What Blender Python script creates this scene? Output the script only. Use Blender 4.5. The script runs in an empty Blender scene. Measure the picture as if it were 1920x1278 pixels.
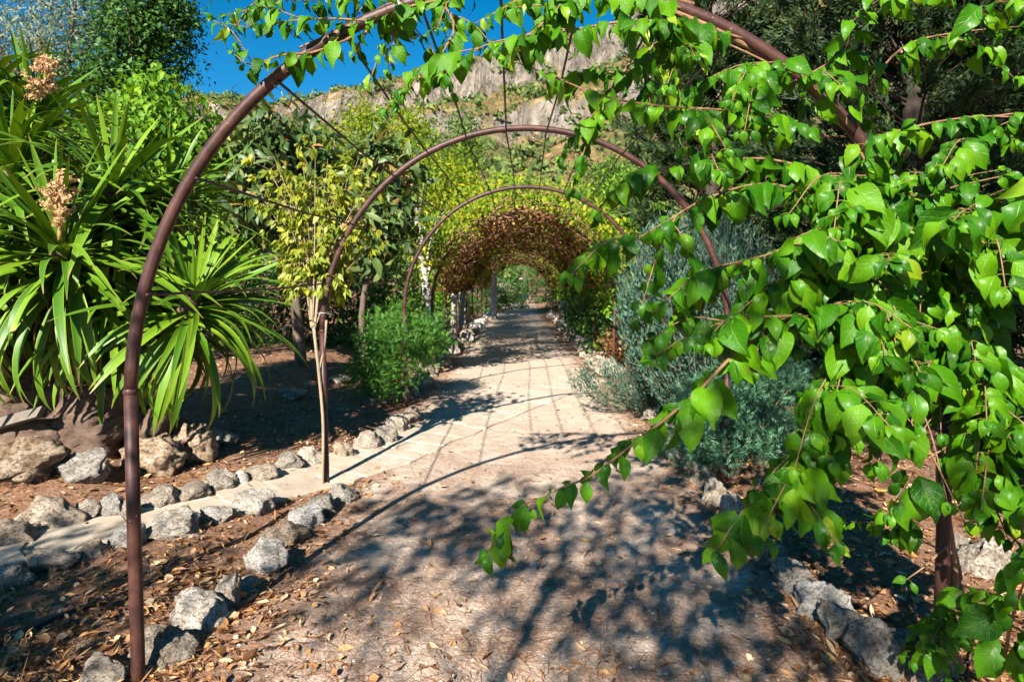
import bpy, math, random
import numpy as np
from mathutils import Vector, Matrix, noise as mnoise

# ------------------------------------------------------------------ camera, world, sun, exposure
scene = bpy.context.scene
C = scene.collection
FPX, U0, V0, CAMH = 1150.0, 960.0, 540.0, 1.54      # photo focal length in pixels, horizon row, eye height
cam = bpy.data.cameras.new('camera')
camo = bpy.data.objects.new('camera', cam); C.objects.link(camo)
camo.location = (0, 0, CAMH); camo.rotation_euler = (math.radians(90), 0, 0)
cam.sensor_width = 36.0; cam.lens = FPX / 1920 * 36.0; cam.shift_y = -99.0 / 1920
cam.clip_start = 0.05; cam.clip_end = 3000
cam.dof.use_dof = True; cam.dof.focus_distance = 2.7; cam.dof.aperture_fstop = 4.5
scene.camera = camo
SUNV = Vector((0.47, 1.50, -1.0)).normalized()       # the way the light travels
world = bpy.data.worlds.new('World'); scene.world = world; world.use_nodes = True
nt = world.node_tree
sky = nt.nodes.new('ShaderNodeTexSky'); sky.sky_type = 'NISHITA'; sky.sun_disc = False
sky.sun_elevation = math.asin(-SUNV.z); sky.sun_rotation = math.atan2(-SUNV.x, -SUNV.y)
sky.altitude = 900; sky.air_density = 0.9; sky.dust_density = 0.15; sky.ozone_density = 4.0
hs = nt.nodes.new('ShaderNodeHueSaturation'); hs.inputs['Saturation'].default_value = 1.35; hs.inputs['Hue'].default_value = 0.487      # the deep blue of a dry, clear sky
nt.links.new(sky.outputs[0], hs.inputs['Color']); nt.links.new(hs.outputs[0], nt.nodes['Background'].inputs[0]); nt.nodes['Background'].inputs[1].default_value = 0.055
sun = bpy.data.lights.new('sun', 'SUN'); sun.energy = 5.0; sun.angle = math.radians(0.53); sun.color = (1, 0.94, 0.84)
suno = bpy.data.objects.new('sun', sun); C.objects.link(suno)
suno.rotation_euler = SUNV.to_track_quat('-Z', 'Y').to_euler()
vs = scene.view_settings
vs.view_transform = 'Standard'; vs.look = 'None'; vs.gamma = 1.0; vs.exposure = 1.6; vs.use_curve_mapping = False
scene.render.engine = 'CYCLES'
scene.cycles.use_denoising = True
scene.cycles.max_bounces = 4; scene.cycles.transparent_max_bounces = 4
scene.cycles.diffuse_bounces = 1; scene.cycles.glossy_bounces = 1; scene.cycles.transmission_bounces = 3
scene.cycles.use_adaptive_sampling = True; scene.cycles.adaptive_threshold = 0.03

rng = np.random.default_rng(7); random.seed(7)
def P(u, v, Y): return np.array([(u - U0) / FPX * Y, Y, CAMH - (v - V0) / FPX * Y])
ORD = ('first second third fourth fifth sixth seventh eighth ninth tenth eleventh twelfth thirteenth fourteenth fifteenth sixteenth '
       'seventeenth eighteenth nineteenth twentieth').split()

# ------------------------------------------------------------------ numeric noise and mesh helpers
def _h(ix, iy):
    n = (ix.astype(np.int64) * 374761393 + iy.astype(np.int64) * 668265263) & 0x7fffffff
    n = ((n ^ (n >> 13)) * 1274126177) & 0x7fffffff
    return ((n ^ (n >> 16)) & 0xffff) / 65535.0
def vnoise(x, y):
    ix = np.floor(x); iy = np.floor(y); fx = x - ix; fy = y - iy
    fx = fx * fx * (3 - 2 * fx); fy = fy * fy * (3 - 2 * fy)
    a = _h(ix, iy); b = _h(ix + 1, iy); c = _h(ix, iy + 1); d = _h(ix + 1, iy + 1)
    return (a * (1 - fx) + b * fx) * (1 - fy) + (c * (1 - fx) + d * fx) * fy
def fbm(x, y, o=4):
    s = 0; a = 0.5
    for k in range(o):
        s = s + a * vnoise(x * 2 ** k + 17.3 * k, y * 2 ** k - 9.1 * k); a *= 0.5
    return s
def sstep(a, b, x):
    t = np.clip((x - a) / (b - a), 0, 1); return t * t * (3 - 2 * t)
def Hz(x, y):
    x = np.asarray(x, float); y = np.asarray(y, float)
    z = 0.035 * (fbm(x * 1.1, y * 1.1, 3) - 0.45)
    bed = sstep(-1.45, -1.9, x)
    z = z + bed * 0.05 + 0.26 * sstep(-2.75, -3.6, x) * sstep(3.6, 4.8, y)
    z = z + 0.07 * sstep(1.55, 2.0, x)
    z = z - 0.03 * np.exp(-((x - 0.1) / 0.9) ** 2)
    z = z + 0.02 * np.clip(y - 8, 0, 26) * 0.3
    z = z + 0.075 * np.clip(y - 34, 0, 400)
    return z

class MB:
    def __init__(s): s.v = []; s.f = []; s.n = 0
    def add(s, v, f):
        v = np.asarray(v, float); s.v.append(v); s.f += [tuple(int(i) + s.n for i in q) for q in f]; s.n += len(v)
    def tube(s, pts, rad, sides=8, cap=True):
        pts = np.asarray(pts, float); n = len(pts)
        rad = np.broadcast_to(np.asarray(rad, float), (n,))
        t = np.gradient(pts, axis=0); t /= np.linalg.norm(t, axis=1)[:, None] + 1e-9
        ref = np.array([0, 0, 1.0]) if abs(t[0][2]) < 0.9 else np.array([1.0, 0, 0])
        a = np.cross(t[0], ref); a /= np.linalg.norm(a)
        vs_ = []
        for i in range(n):
            a = a - t[i] * a.dot(t[i]); a /= np.linalg.norm(a) + 1e-9
            b = np.cross(t[i], a)
            for k in range(sides):
                q = 2 * math.pi * k / sides
                vs_.append(pts[i] + rad[i] * (math.cos(q) * a + math.sin(q) * b))
        fs = []
        for i in range(n - 1):
            for k in range(sides):
                k2 = (k + 1) % sides
                fs.append((i * sides + k, i * sides + k2, (i + 1) * sides + k2, (i + 1) * sides + k))
        if cap:
            fs.append(tuple(range(sides - 1, -1, -1))); fs.append(tuple((n - 1) * sides + k for k in range(sides)))
        s.add(vs_, fs)
    def mesh(s, name, mat, smooth=True):
        me = bpy.data.meshes.new(name)
        me.from_pydata(np.concatenate(s.v).tolist(), [], s.f)
        if smooth: me.polygons.foreach_set('use_smooth', [True] * len(me.polygons))
        if mat: me.materials.append(mat)
        me.update(); return me
    def build(s, name, mat, parent=None, smooth=True):
        return link(name, s.mesh(name, mat, smooth), parent)
def link(name, me, parent=None):
    o = bpy.data.objects.new(name, me); C.objects.link(o)
    if parent: o.parent = parent
    return o
def tag(o, label=None, cat=None, group=None, kind=None):
    if label: o['label'] = label
    if cat: o['category'] = cat
    if group: o['group'] = group
    if kind: o['kind'] = kind
    return o
def root(name, label, cat, group=None, loc=(0, 0, 0)):
    o = bpy.data.objects.new(name, None); C.objects.link(o); o.location = loc; o.empty_display_size = 0.1
    return tag(o, label, cat, group)
def catmull(p, n):
    p = np.asarray(p, float); p = np.vstack([2 * p[0] - p[1], p, 2 * p[-1] - p[-2]]); out = []
    m = len(p) - 3
    for i in range(n):
        t = i / (n - 1) * m; k = min(int(t), m - 1); t -= k
        a, b, c, d = p[k:k + 4]
        out.append(0.5 * (2 * b + (c - a) * t + (2 * a - 5 * b + 4 * c - d) * t * t + (3 * b - a - 3 * c + d) * t ** 3))
    return np.array(out)
def nrm(a): return a / (np.linalg.norm(a, axis=-1, keepdims=True) + 1e-9)
def frames(d, n):
    y = nrm(d); x = nrm(np.cross(y, n)); z = np.cross(x, y)
    return np.stack([x, y, z], axis=-1)
def cloud(name, T, pos, rot, scl, mat, parent=None, smooth=False, inv=None):
    """one mesh of many leaves: template T=(verts, faces[, uv per vert]) placed at pos, rot (n,3,3), scl (n,) or (n,3)"""
    tv, tf = np.asarray(T[0], float), T[1]
    n, k = len(pos), len(tv)
    scl = np.asarray(scl, float); scl = scl[:, None] * np.ones(3) if scl.ndim == 1 else scl
    v = np.einsum('nij,nkj->nki', rot, tv[None] * scl[:, None, :]) + pos[:, None, :]
    if inv is not None: v = v - np.asarray(inv)
    fl = np.concatenate([np.array(q) for q in tf]); L = len(fl)
    loops = (fl[None] + (np.arange(n) * k)[:, None]).ravel()
    tot = np.tile([len(q) for q in tf], n); st = np.concatenate([[0], np.cumsum(tot)[:-1]])
    me = bpy.data.meshes.new(name)
    me.vertices.add(n * k); me.vertices.foreach_set('co', v.astype(np.float32).ravel())
    me.loops.add(n * L); me.loops.foreach_set('vertex_index', loops.astype(np.int32))
    me.polygons.add(len(tot)); me.polygons.foreach_set('loop_start', st.astype(np.int32)); me.polygons.foreach_set('loop_total', tot.astype(np.int32))
    if smooth: me.polygons.foreach_set('use_smooth', np.ones(len(tot), bool))
    me.update(calc_edges=True)
    if len(T) > 2:
        uv = me.uv_layers.new(name='leaf'); uv.data.foreach_set('uv', np.tile(np.asarray(T[2])[fl], (n, 1)).astype(np.float32).ravel())
    me.materials.append(mat); me.validate()
    return link(name, me, parent)
def rdir(n): return nrm(rng.normal(size=(n, 3)))

# ------------------------------------------------------------------ materials
class NT:
    def __init__(s, name):
        s.m = bpy.data.materials.new(name); s.m.use_nodes = True; s.t = s.m.node_tree
        s.b = s.t.nodes['Principled BSDF']; s.out = s.t.nodes['Material Output']
    def n(s, typ, **kw):
        o = s.t.nodes.new('ShaderNode' + typ)
        for k, v in kw.items(): setattr(o, k, v)
        return o
    def l(s, a, b): s.t.links.new(a, b)
    def pos(s):
        return s.n('NewGeometry').outputs['Position']
    def obj(s): return s.n('TexCoord').outputs['Object']
    def noise(s, scale, detail=4, rough=0.6, vec=None, dist=0):
        o = s.n('TexNoise'); o.inputs['Scale'].default_value = scale; o.inputs['Detail'].default_value = detail
        o.inputs['Roughness'].default_value = rough; o.inputs['Distortion'].default_value = dist
        if vec is not None: s.l(vec, o.inputs['Vector'])
        return o.outputs['Fac']
    def ramp(s, fac, stops, interp='LINEAR'):
        o = s.n('ValToRGB'); o.color_ramp.interpolation = interp; el = o.color_ramp.elements
        while len(el) < len(stops): el.new(0.5)
        for e, (p, c) in zip(el, stops):
            e.position = p; e.color = (c, c, c, 1) if isinstance(c, (int, float)) else (*c, 1)
        s.l(fac, o.inputs[0]); return o.outputs[0]
    def mix(s, fac, a, b, mode='MIX'):
        o = s.n('Mix', data_type='RGBA', blend_type=mode)
        for sock, val in ((o.inputs[0], fac), (o.inputs[6], a), (o.inputs[7], b)):
            if isinstance(val, (int, float)): sock.default_value = val
            elif isinstance(val, tuple): sock.default_value = (*val, 1)
            else: s.l(val, sock)
        return o.outputs[2]
    def math(s, op, a, b=0.0):
        o = s.n('Math', operation=op)
        for sock, val in ((o.inputs[0], a), (o.inputs[1], b)):
            if isinstance(val, (int, float)): sock.default_value = val
            else: s.l(val, sock)
        return o.outputs[0]
    def bump(s, h, strength=0.5, dist=0.01, prev=None):
        o = s.n('Bump'); o.inputs['Strength'].default_value = strength; o.inputs['Distance'].default_value = dist
        s.l(h, o.inputs['Height'])
        if prev is not None: s.l(prev, o.inputs['Normal'])
        s.l(o.outputs[0], s.b.inputs['Normal']); return o.outputs[0]
    def col(s, c):
        if isinstance(c, tuple): s.b.inputs['Base Color'].default_value = (*c, 1)
        else: s.l(c, s.b.inputs['Base Color'])
    def rough(s, r, spec=0.5):
        s.b.inputs['Roughness'].default_value = r; s.b.inputs['Specular IOR Level'].default_value = spec
    def rnd(s):
        return s.math('FRACT', s.math('ADD', s.n('NewGeometry').outputs['Random Per Island'], s.n('ObjectInfo').outputs['Random']))
    def translucent(s, col, amount):
        tr = s.n('BsdfTranslucent'); mx = s.n('MixShader'); mx.inputs[0].default_value = amount
        if isinstance(col, tuple): tr.inputs[0].default_value = (*col, 1)
        else: s.l(col, tr.inputs[0])
        s.l(s.b.outputs[0], mx.inputs[1]); s.l(tr.outputs[0], mx.inputs[2]); s.l(mx.outputs[0], s.out.inputs['Surface'])

def leaf_mat(name, stops, trans=0.3, rough=0.5, spec=0.4, tint=(1.5, 1.35, 0.5), patch=None):
    m = NT(name); c = m.ramp(m.rnd(), stops)
    if patch:                                              # slow drift of leaf colour over a large plant
        c = m.mix(m.ramp(m.noise(patch[0], 2, 0.5, m.pos()), [(0.42, 0.0), (0.62, 1.0)]), c, m.mix(1.0, c, patch[1], 'MULTIPLY'))
    m.col(c); m.rough(rough, spec)
    m.translucent(m.mix(1.0, c, tint, 'MULTIPLY'), trans)
    return m.m
M = {}
def vine_leaf():
    m = NT('vine_leaf')
    uv = m.n('UVMap', uv_map='leaf').outputs[0]; sp = m.n('SeparateXYZ'); m.l(uv, sp.inputs[0])
    a = m.math('ABSOLUTE', m.math('SUBTRACT', sp.outputs[0], 0.5))
    rib = m.ramp(a, [(0.0, 1.0), (0.03, 0.0)])
    w = m.math('FRACT', m.math('MULTIPLY', m.math('SUBTRACT', sp.outputs[1], m.math('MULTIPLY', a, 0.55)), 7.0))
    side = m.ramp(m.math('ABSOLUTE', m.math('SUBTRACT', w, 0.5)), [(0.0, 0.75), (0.07, 0.0)])
    vein = m.math('MAXIMUM', rib, side)
    r = m.rnd()
    c = m.ramp(r, [(0.0, (0.008, 0.062, 0.002)), (0.4, (0.026, 0.128, 0.002)), (0.85, (0.080, 0.220, 0.003)), (0.985, (0.10, 0.24, 0.003)), (1.0, (0.20, 0.26, 0.006))])
    off = m.n('VectorMath', operation='ADD'); m.l(m.obj(), off.inputs[0]); m.l(r, off.inputs[1])
    n1 = m.noise(22, 3, 0.6, off.outputs[0])
    c = m.mix(m.ramp(n1, [(0.5, 0.0), (0.75, 0.55)]), c, (0.075, 0.19, 0.004))
    c = m.mix(m.math('MULTIPLY', m.ramp(m.noise(45, 2, 0.5, off.outputs[0]), [(0.70, 0.0), (0.76, 1.0)]), m.ramp(a, [(0.15, 0.0), (0.45, 1.0)])), c, (0.30, 0.20, 0.05))
    c = m.mix(m.math('MULTIPLY', vein, 0.45), c, (0.17, 0.28, 0.025))
    m.col(c); m.rough(0.38, 0.22)
    m.bump(m.math('ADD', m.math('MULTIPLY', vein, -0.6), m.noise(30, 2, 0.5, off.outputs[0])), 0.35, 0.006)
    m.translucent(m.mix(1.0, c, (2.0, 1.5, 0.25), 'MULTIPLY'), 0.28)
    return m.m
M['vine'] = vine_leaf()
M['stalk'] = leaf_mat('stalk', [(0, (0.12, 0.16, 0.02)), (1, (0.22, 0.20, 0.03))], 0.2, 0.6, 0.2)
M['vine_tip'] = leaf_mat('vine_tip', [(0, (0.16, 0.34, 0.015)), (1, (0.30, 0.42, 0.03))], 0.4, 0.35)
def yucca_leaf():
    m = NT('yucca_leaf')
    uv = m.n('UVMap', uv_map='leaf').outputs[0]; sp = m.n('SeparateXYZ'); m.l(uv, sp.inputs[0])
    a = m.math('ABSOLUTE', m.math('SUBTRACT', sp.outputs[0], 0.5))
    r = m.rnd()
    c = m.ramp(r, [(0, (0.024, 0.095, 0.004)), (0.5, (0.060, 0.155, 0.006)), (1, (0.135, 0.240, 0.010))])
    st = m.noise(1.0, 3, 0.6, None); mp = m.n('Mapping'); mp.inputs['Scale'].default_value = (26, 1.2, 1); m.l(uv, mp.inputs[0])
    stripe = m.noise(1.0, 3, 0.6, mp.outputs[0])
    c = m.mix(m.ramp(stripe, [(0.35, 0.0), (0.75, 0.5)]), c, (0.11, 0.20, 0.014))
    c = m.mix(m.ramp(a, [(0.40, 0.0), (0.5, 0.6)]), c, (0.26, 0.32, 0.04))
    c = m.mix(m.ramp(sp.outputs[1], [(0.90, 0.0), (1.0, 0.7)]), c, (0.30, 0.20, 0.07))
    m.col(c); m.rough(0.46, 0.3); m.translucent(m.mix(1.0, c, (1.5, 1.35, 0.5), 'MULTIPLY'), 0.10)
    return m.m
M['yucca'] = yucca_leaf()
M['yucca_dead'] = leaf_mat('yucca_dead', [(0, (0.14, 0.075, 0.03)), (0.6, (0.30, 0.18, 0.08)), (1, (0.42, 0.29, 0.14))], 0.15, 0.7, 0.2, (1.1, 0.9, 0.7))
M['panicle'] = leaf_mat('panicle', [(0, (0.36, 0.19, 0.08)), (0.5, (0.55, 0.34, 0.17)), (1, (0.68, 0.48, 0.28))], 0.3, 0.7, 0.2, (1.1, 0.95, 0.7))
M['lime'] = leaf_mat('lime', [(0, (0.10, 0.16, 0.010)), (0.5, (0.21, 0.26, 0.015)), (1, (0.38, 0.37, 0.035))], 0.4, 0.5, 0.4, (1.4, 1.2, 0.4))
M['loquat'] = leaf_mat('loquat', [(0, (0.030, 0.065, 0.016)), (0.6, (0.06, 0.11, 0.025)), (0.9, (0.13, 0.17, 0.05)), (0.97, (0.30, 0.17, 0.05))], 0.2, 0.45, 0.3)
M['olive'] = leaf_mat('olive', [(0, (0.07, 0.10, 0.05)), (0.5, (0.15, 0.19, 0.11)), (1, (0.24, 0.28, 0.18))], 0.2, 0.55, 0.25, (1.2, 1.2, 0.7))
M['darkivy'] = leaf_mat('darkivy', [(0, (0.016, 0.05, 0.010)), (0.6, (0.035, 0.10, 0.014)), (1, (0.075, 0.17, 0.02))], 0.22, 0.55, 0.22)
M['creeper'] = leaf_mat('creeper', [(0, (0.05, 0.15, 0.010)), (0.5, (0.11, 0.24, 0.014)), (1, (0.19, 0.32, 0.015))], 0.35, 0.55, 0.22)
M['spring'] = leaf_mat('spring', [(0, (0.06, 0.14, 0.010)), (0.5, (0.135, 0.225, 0.012)), (1, (0.28, 0.32, 0.02))], 0.4, 0.6, 0.2, (1.4, 1.25, 0.45), (1.3, (1.5, 1.15, 0.7)))
M['midgreen'] = leaf_mat('midgreen', [(0, (0.035, 0.09, 0.012)), (0.6, (0.08, 0.16, 0.018)), (1, (0.16, 0.25, 0.03))], 0.3, 0.55, 0.3)
M['fern'] = leaf_mat('fern', [(0, (0.025, 0.10, 0.012)), (0.5, (0.06, 0.18, 0.022)), (1, (0.13, 0.28, 0.04))], 0.35, 0.55, 0.3)
M['silver'] = leaf_mat('silver', [(0, (0.020, 0.068, 0.045)), (0.5, (0.050, 0.122, 0.080)), (1, (0.125, 0.225, 0.145))], 0.25, 0.6, 0.3, (1.1, 1.15, 0.9))
M['rosemary'] = leaf_mat('rosemary', [(0, (0.03, 0.10, 0.055)), (0.6, (0.06, 0.16, 0.08)), (1, (0.13, 0.24, 0.12))], 0.2, 0.55, 0.3, (1.1, 1.2, 0.8))
M['cypress'] = leaf_mat('cypress', [(0, (0.010, 0.030, 0.010)), (0.6, (0.024, 0.055, 0.016)), (0.9, (0.06, 0.09, 0.025)), (1, (0.12, 0.13, 0.04))], 0.15, 0.6, 0.25, (1.2, 1.2, 0.6))
M['dryvine'] = leaf_mat('dryvine', [(0, (0.06, 0.022, 0.009)), (0.5, (0.19, 0.082, 0.027)), (0.8, (0.38, 0.20, 0.072)), (1, (0.58, 0.37, 0.16))], 0.35, 0.7, 0.2, (1.2, 0.9, 0.6), (1.6, (0.45, 0.36, 0.33)))
M['litter'] = leaf_mat('litter', [(0, (0.10, 0.04, 0.018)), (0.4, (0.32, 0.15, 0.055)), (0.75, (0.50, 0.29, 0.13)), (0.95, (0.60, 0.45, 0.29)), (1, (0.55, 0.32, 0.05))], 0.2, 0.6, 0.3, (1.1, 0.9, 0.6))
M['needle'] = leaf_mat('needle', [(0, (0.12, 0.045, 0.02)), (0.6, (0.27, 0.11, 0.05)), (1, (0.44, 0.24, 0.11))], 0.0, 0.6, 0.3)
M['scrub'] = leaf_mat('scrub', [(0, (0.045, 0.085, 0.028)), (0.5, (0.085, 0.13, 0.038)), (1, (0.18, 0.21, 0.06))], 0.2, 0.8, 0.1, (1.2, 1.2, 0.6))

def bark(name, a, b, scale=14, stretch=0.25, bump=0.8):
    m = NT(name); mp = m.n('Mapping'); mp.inputs['Scale'].default_value = (1, 1, stretch); m.l(m.obj(), mp.inputs[0])
    n1 = m.noise(scale, 6, 0.7, mp.outputs[0], 0.6)
    m.col(m.mix(m.ramp(m.noise(2.5, 3, 0.6, m.obj()), [(0.35, 0.0), (0.65, 0.5)]), m.ramp(n1, [(0.3, a), (0.7, b)]), tuple(0.6 * q for q in b)))
    m.rough(0.85, 0.2); m.bump(n1, bump, 0.02); return m.m
M['bark'] = bark('bark', (0.05, 0.035, 0.025), (0.20, 0.15, 0.11))
M['dark_bark'] = bark('dark_bark', (0.018, 0.013, 0.010), (0.07, 0.05, 0.038))
M['pale_bark'] = bark('pale_bark', (0.22, 0.20, 0.17), (0.48, 0.45, 0.39), 5, 0.5, 0.4)
M['twig'] = bark('twig', (0.14, 0.07, 0.035), (0.34, 0.20, 0.11), 30)
M['graytwig'] = bark('graytwig', (0.16, 0.12, 0.08), (0.40, 0.31, 0.20), 20)
M['caudex'] = bark('caudex', (0.025, 0.015, 0.011), (0.20, 0.13, 0.095), 13, 1.3, 1.0)
M['wood'] = bark('wood', (0.08, 0.065, 0.05), (0.22, 0.19, 0.155), 9, 0.2, 0.5)

def pipe_mat():
    m = NT('painted_pipe'); p = m.pos()
    n1 = m.noise(9, 5, 0.65, p); mp = m.n('Mapping'); mp.inputs['Scale'].default_value = (60, 60, 5); m.l(p, mp.inputs[0])
    n2 = m.noise(1, 4, 0.6, mp.outputs[0])
    c = m.ramp(n1, [(0.3, (0.022, 0.008, 0.007)), (0.5, (0.042, 0.015, 0.012)), (0.68, (0.085, 0.034, 0.022))])
    c = m.mix(m.ramp(n2, [(0.45, 0.0), (0.8, 0.5)]), c, (0.075, 0.036, 0.028))
    c = m.mix(m.ramp(m.noise(70, 2, 0.5, p), [(0.72, 0.0), (0.76, 0.7)]), c, (0.36, 0.30, 0.26))
    c = m.mix(m.ramp(m.noise(28, 5, 0.75, p), [(0.60, 0.0), (0.68, 0.8)]), c, (0.10, 0.035, 0.012))
    m.col(c); m.rough(0.5, 0.35); m.b.inputs['Metallic'].default_value = 0.0
    m.bump(m.math('ADD', n2, n1), 0.25, 0.003); return m.m
M['pipe'] = pipe_mat()
def rock_mat(name, cols, lichen=(0.42, 0.40, 0.35)):
    m = NT(name); o = m.obj(); r = m.n('ObjectInfo').outputs['Random']
    off = m.n('VectorMath', operation='MULTIPLY_ADD'); m.l(o, off.inputs[0]); off.inputs[1].default_value = (1, 1, 1)
    cx = m.n('CombineXYZ'); m.l(m.math('MULTIPLY', r, 31.0), cx.inputs[0]); m.l(m.math('MULTIPLY', r, 17.0), cx.inputs[2]); m.l(cx.outputs[0], off.inputs[2])
    v = off.outputs[0]
    n1 = m.noise(2.2, 7, 0.66, v, 0.4); n2 = m.noise(9, 6, 0.72, v)
    c = m.ramp(n1, [(0.30, cols[0]), (0.46, cols[1]), (0.62, cols[2])])
    c = m.mix(m.ramp(n2, [(0.40, 0.8), (0.52, 0.0)]), c, tuple(0.30 * q for q in cols[0]))
    c = m.mix(m.ramp(m.noise(4, 2, 0.5, v), [(0.62, 0.0), (0.66, 0.7)]), c, lichen)
    c = m.mix(m.math('MULTIPLY', m.math('FRACT', m.math('MULTIPLY', r, 7.3)), 0.55), c, m.mix(1.0, c, (1.15, 0.92, 0.70), 'MULTIPLY'))
    hs = m.n('HueSaturation'); m.l(c, hs.inputs['Color']); m.l(m.math('ADD', 0.72, m.math('MULTIPLY', r, 0.5)), hs.inputs['Value'])
    m.col(hs.outputs[0]); m.rough(0.9, 0.2)
    m.bump(m.math('ADD', n2, m.math('MULTIPLY', m.noise(30, 4, 0.7, v), 0.35)), 0.9, 0.05); return m.m
M['limestone'] = rock_mat('limestone', [(0.22, 0.175, 0.13), (0.42, 0.365, 0.30), (0.62, 0.565, 0.49)])
M['whitestone'] = rock_mat('whitestone', [(0.30, 0.26, 0.215), (0.52, 0.48, 0.43), (0.70, 0.67, 0.62)], (0.7, 0.68, 0.64))
M['brownstone'] = rock_mat('brownstone', [(0.15, 0.105, 0.07), (0.30, 0.22, 0.15), (0.50, 0.42, 0.33)])
def ground_mat():
    m = NT('ground_soil'); p = m.pos(); sp = m.n('SeparateXYZ'); m.l(p, sp.inputs[0])
    big = m.noise(0.9, 4, 0.6, p); mid = m.noise(3.5, 5, 0.65, p); fine = m.noise(48, 4, 0.75, p); grit = m.noise(170, 2, 0.7, p)
    edge = m.math('ABSOLUTE', m.math('SUBTRACT', sp.outputs[0], 0.12))
    onpath = m.ramp(m.math('ADD', edge, m.math('MULTIPLY', m.math('SUBTRACT', mid, 0.5), 1.3)), [(0.30, 1.0), (0.62, 0.0)])  # ramp domain 0..1 m halves
    e2 = m.math('MULTIPLY', m.math('ADD', edge, m.math('MULTIPLY', m.math('SUBTRACT', mid, 0.5), 1.1)), 0.5)
    onpath = m.ramp(e2, [(0.50, 1.0), (0.72, 0.0)])
    sand = m.ramp(fine, [(0.25, (0.34, 0.25, 0.185)), (0.5, (0.525, 0.415, 0.325)), (0.75, (0.70, 0.59, 0.485))])
    needle = m.ramp(fine, [(0.3, (0.075, 0.032, 0.017)), (0.5, (0.185, 0.088, 0.046)), (0.75, (0.38, 0.22, 0.13))])
    near = m.ramp(m.math('MULTIPLY', sp.outputs[1], 0.1), [(0.42, 1.0), (0.72, 0.25)])     # more fallen needles at the near end of the path
    patch = m.math('MULTIPLY', m.ramp(m.math('ADD', m.math('MULTIPLY', big, 0.5), m.math('MULTIPLY', mid, 0.5)), [(0.38, 0.0), (0.54, 1.0)]), near)
    soil = m.mix(m.ramp(mid, [(0.38, 0.0), (0.62, 0.7)]), needle, m.ramp(fine, [(0.3, (0.16, 0.085, 0.055)), (0.7, (0.38, 0.24, 0.165))]))
    c = m.mix(onpath, soil, m.mix(m.math('MULTIPLY', patch, 0.7), sand, needle))
    c = m.mix(m.ramp(grit, [(0.60, 0.0), (0.72, 0.65)]), c, m.mix(0.5, c, (0.75, 0.68, 0.6)))
    c = m.mix(m.ramp(grit, [(0.30, 0.6), (0.40, 0.0)]), c, m.mix(1.0, c, (0.4, 0.36, 0.34), 'MULTIPLY'))
    m.col(c); m.rough(0.95, 0.15)
    b1 = m.bump(mid, 0.8, 0.06); b2 = m.bump(fine, 0.8, 0.012, b1); m.bump(grit, 0.7, 0.005, b2); return m.m
M['ground'] = ground_mat()
def flag_mat():
    m = NT('flagstone'); r = m.n('ObjectInfo').outputs['Random']; p = m.pos()
    c = m.ramp(m.noise(6, 5, 0.65, p), [(0.3, (0.32, 0.27, 0.205)), (0.7, (0.52, 0.455, 0.37))])
    c = m.mix(m.math('MULTIPLY', r, 0.45), c, (0.36, 0.27, 0.19))
    c = m.mix(m.ramp(m.noise(26, 4, 0.7, p), [(0.55, 0.0), (0.8, 0.5)]), c, (0.25, 0.18, 0.13))
    m.col(c); m.rough(0.9, 0.2); m.bump(m.noise(30, 5, 0.7, p), 0.5, 0.008); return m.m
M['flag'] = flag_mat()
def mortar():
    m = NT('mortar'); p = m.pos()
    m.col(m.ramp(m.noise(20, 5, 0.7, p), [(0.3, (0.25, 0.20, 0.145)), (0.7, (0.40, 0.335, 0.26))])); m.rough(0.95, 0.1); m.bump(m.noise(60, 3, 0.6, p), 0.5, 0.006); return m.m
M['mortar'] = mortar()
def hose():
    m = NT('hose'); m.col((0.012, 0.012, 0.013)); m.rough(0.55, 0.4); return m.m
M['hose'] = hose()
def wire():
    m = NT('wire'); m.col((0.55, 0.53, 0.5)); m.rough(0.4, 0.5); m.b.inputs['Metallic'].default_value = 0.6; return m.m
M['wire'] = wire()
def hill_mat():
    m = NT('hillside'); p = m.pos(); g = m.n('NewGeometry'); sp = m.n('SeparateXYZ'); m.l(g.outputs['Normal'], sp.inputs[0])
    a = m.noise(0.045, 6, 0.65, p); b = m.noise(0.25, 5, 0.7, p)
    mp = m.n('Mapping'); mp.inputs['Scale'].default_value = (1.0, 1.0, 0.35); m.l(p, mp.inputs[0]); st = m.noise(0.16, 6, 0.75, mp.outputs[0], 1.0)
    dry = m.ramp(b, [(0.3, (0.15, 0.11, 0.045)), (0.55, (0.30, 0.205, 0.09)), (0.75, (0.39, 0.285, 0.15))])
    green = m.ramp(b, [(0.3, (0.065, 0.095, 0.032)), (0.7, (0.17, 0.19, 0.065))])
    rock = m.ramp(st, [(0.28, (0.07, 0.06, 0.05)), (0.45, (0.19, 0.16, 0.13)), (0.62, (0.34, 0.29, 0.235)), (0.75, (0.38, 0.26, 0.16))])
    veg = m.mix(m.ramp(a, [(0.50, 0.0), (0.64, 1.0)]), dry, green)
    k = m.math('ADD', sp.outputs[2], m.math('MULTIPLY', m.math('SUBTRACT', a, 0.5), 0.9))
    m.col(m.mix(m.ramp(k, [(0.40, 0.0), (0.54, 1.0)]), rock, veg)); m.rough(0.95, 0.1)
    vo = m.n('TexVoronoi', feature='DISTANCE_TO_EDGE'); vo.inputs['Scale'].default_value = 0.12; m.l(mp.outputs[0], vo.inputs['Vector'])
    b1 = m.bump(m.ramp(vo.outputs['Distance'], [(0.0, 0.0), (0.12, 1.0)]), 0.8, 4.0); m.bump(st, 1.0, 6.0, b1); return m.m
M['hill'] = hill_mat()

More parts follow.
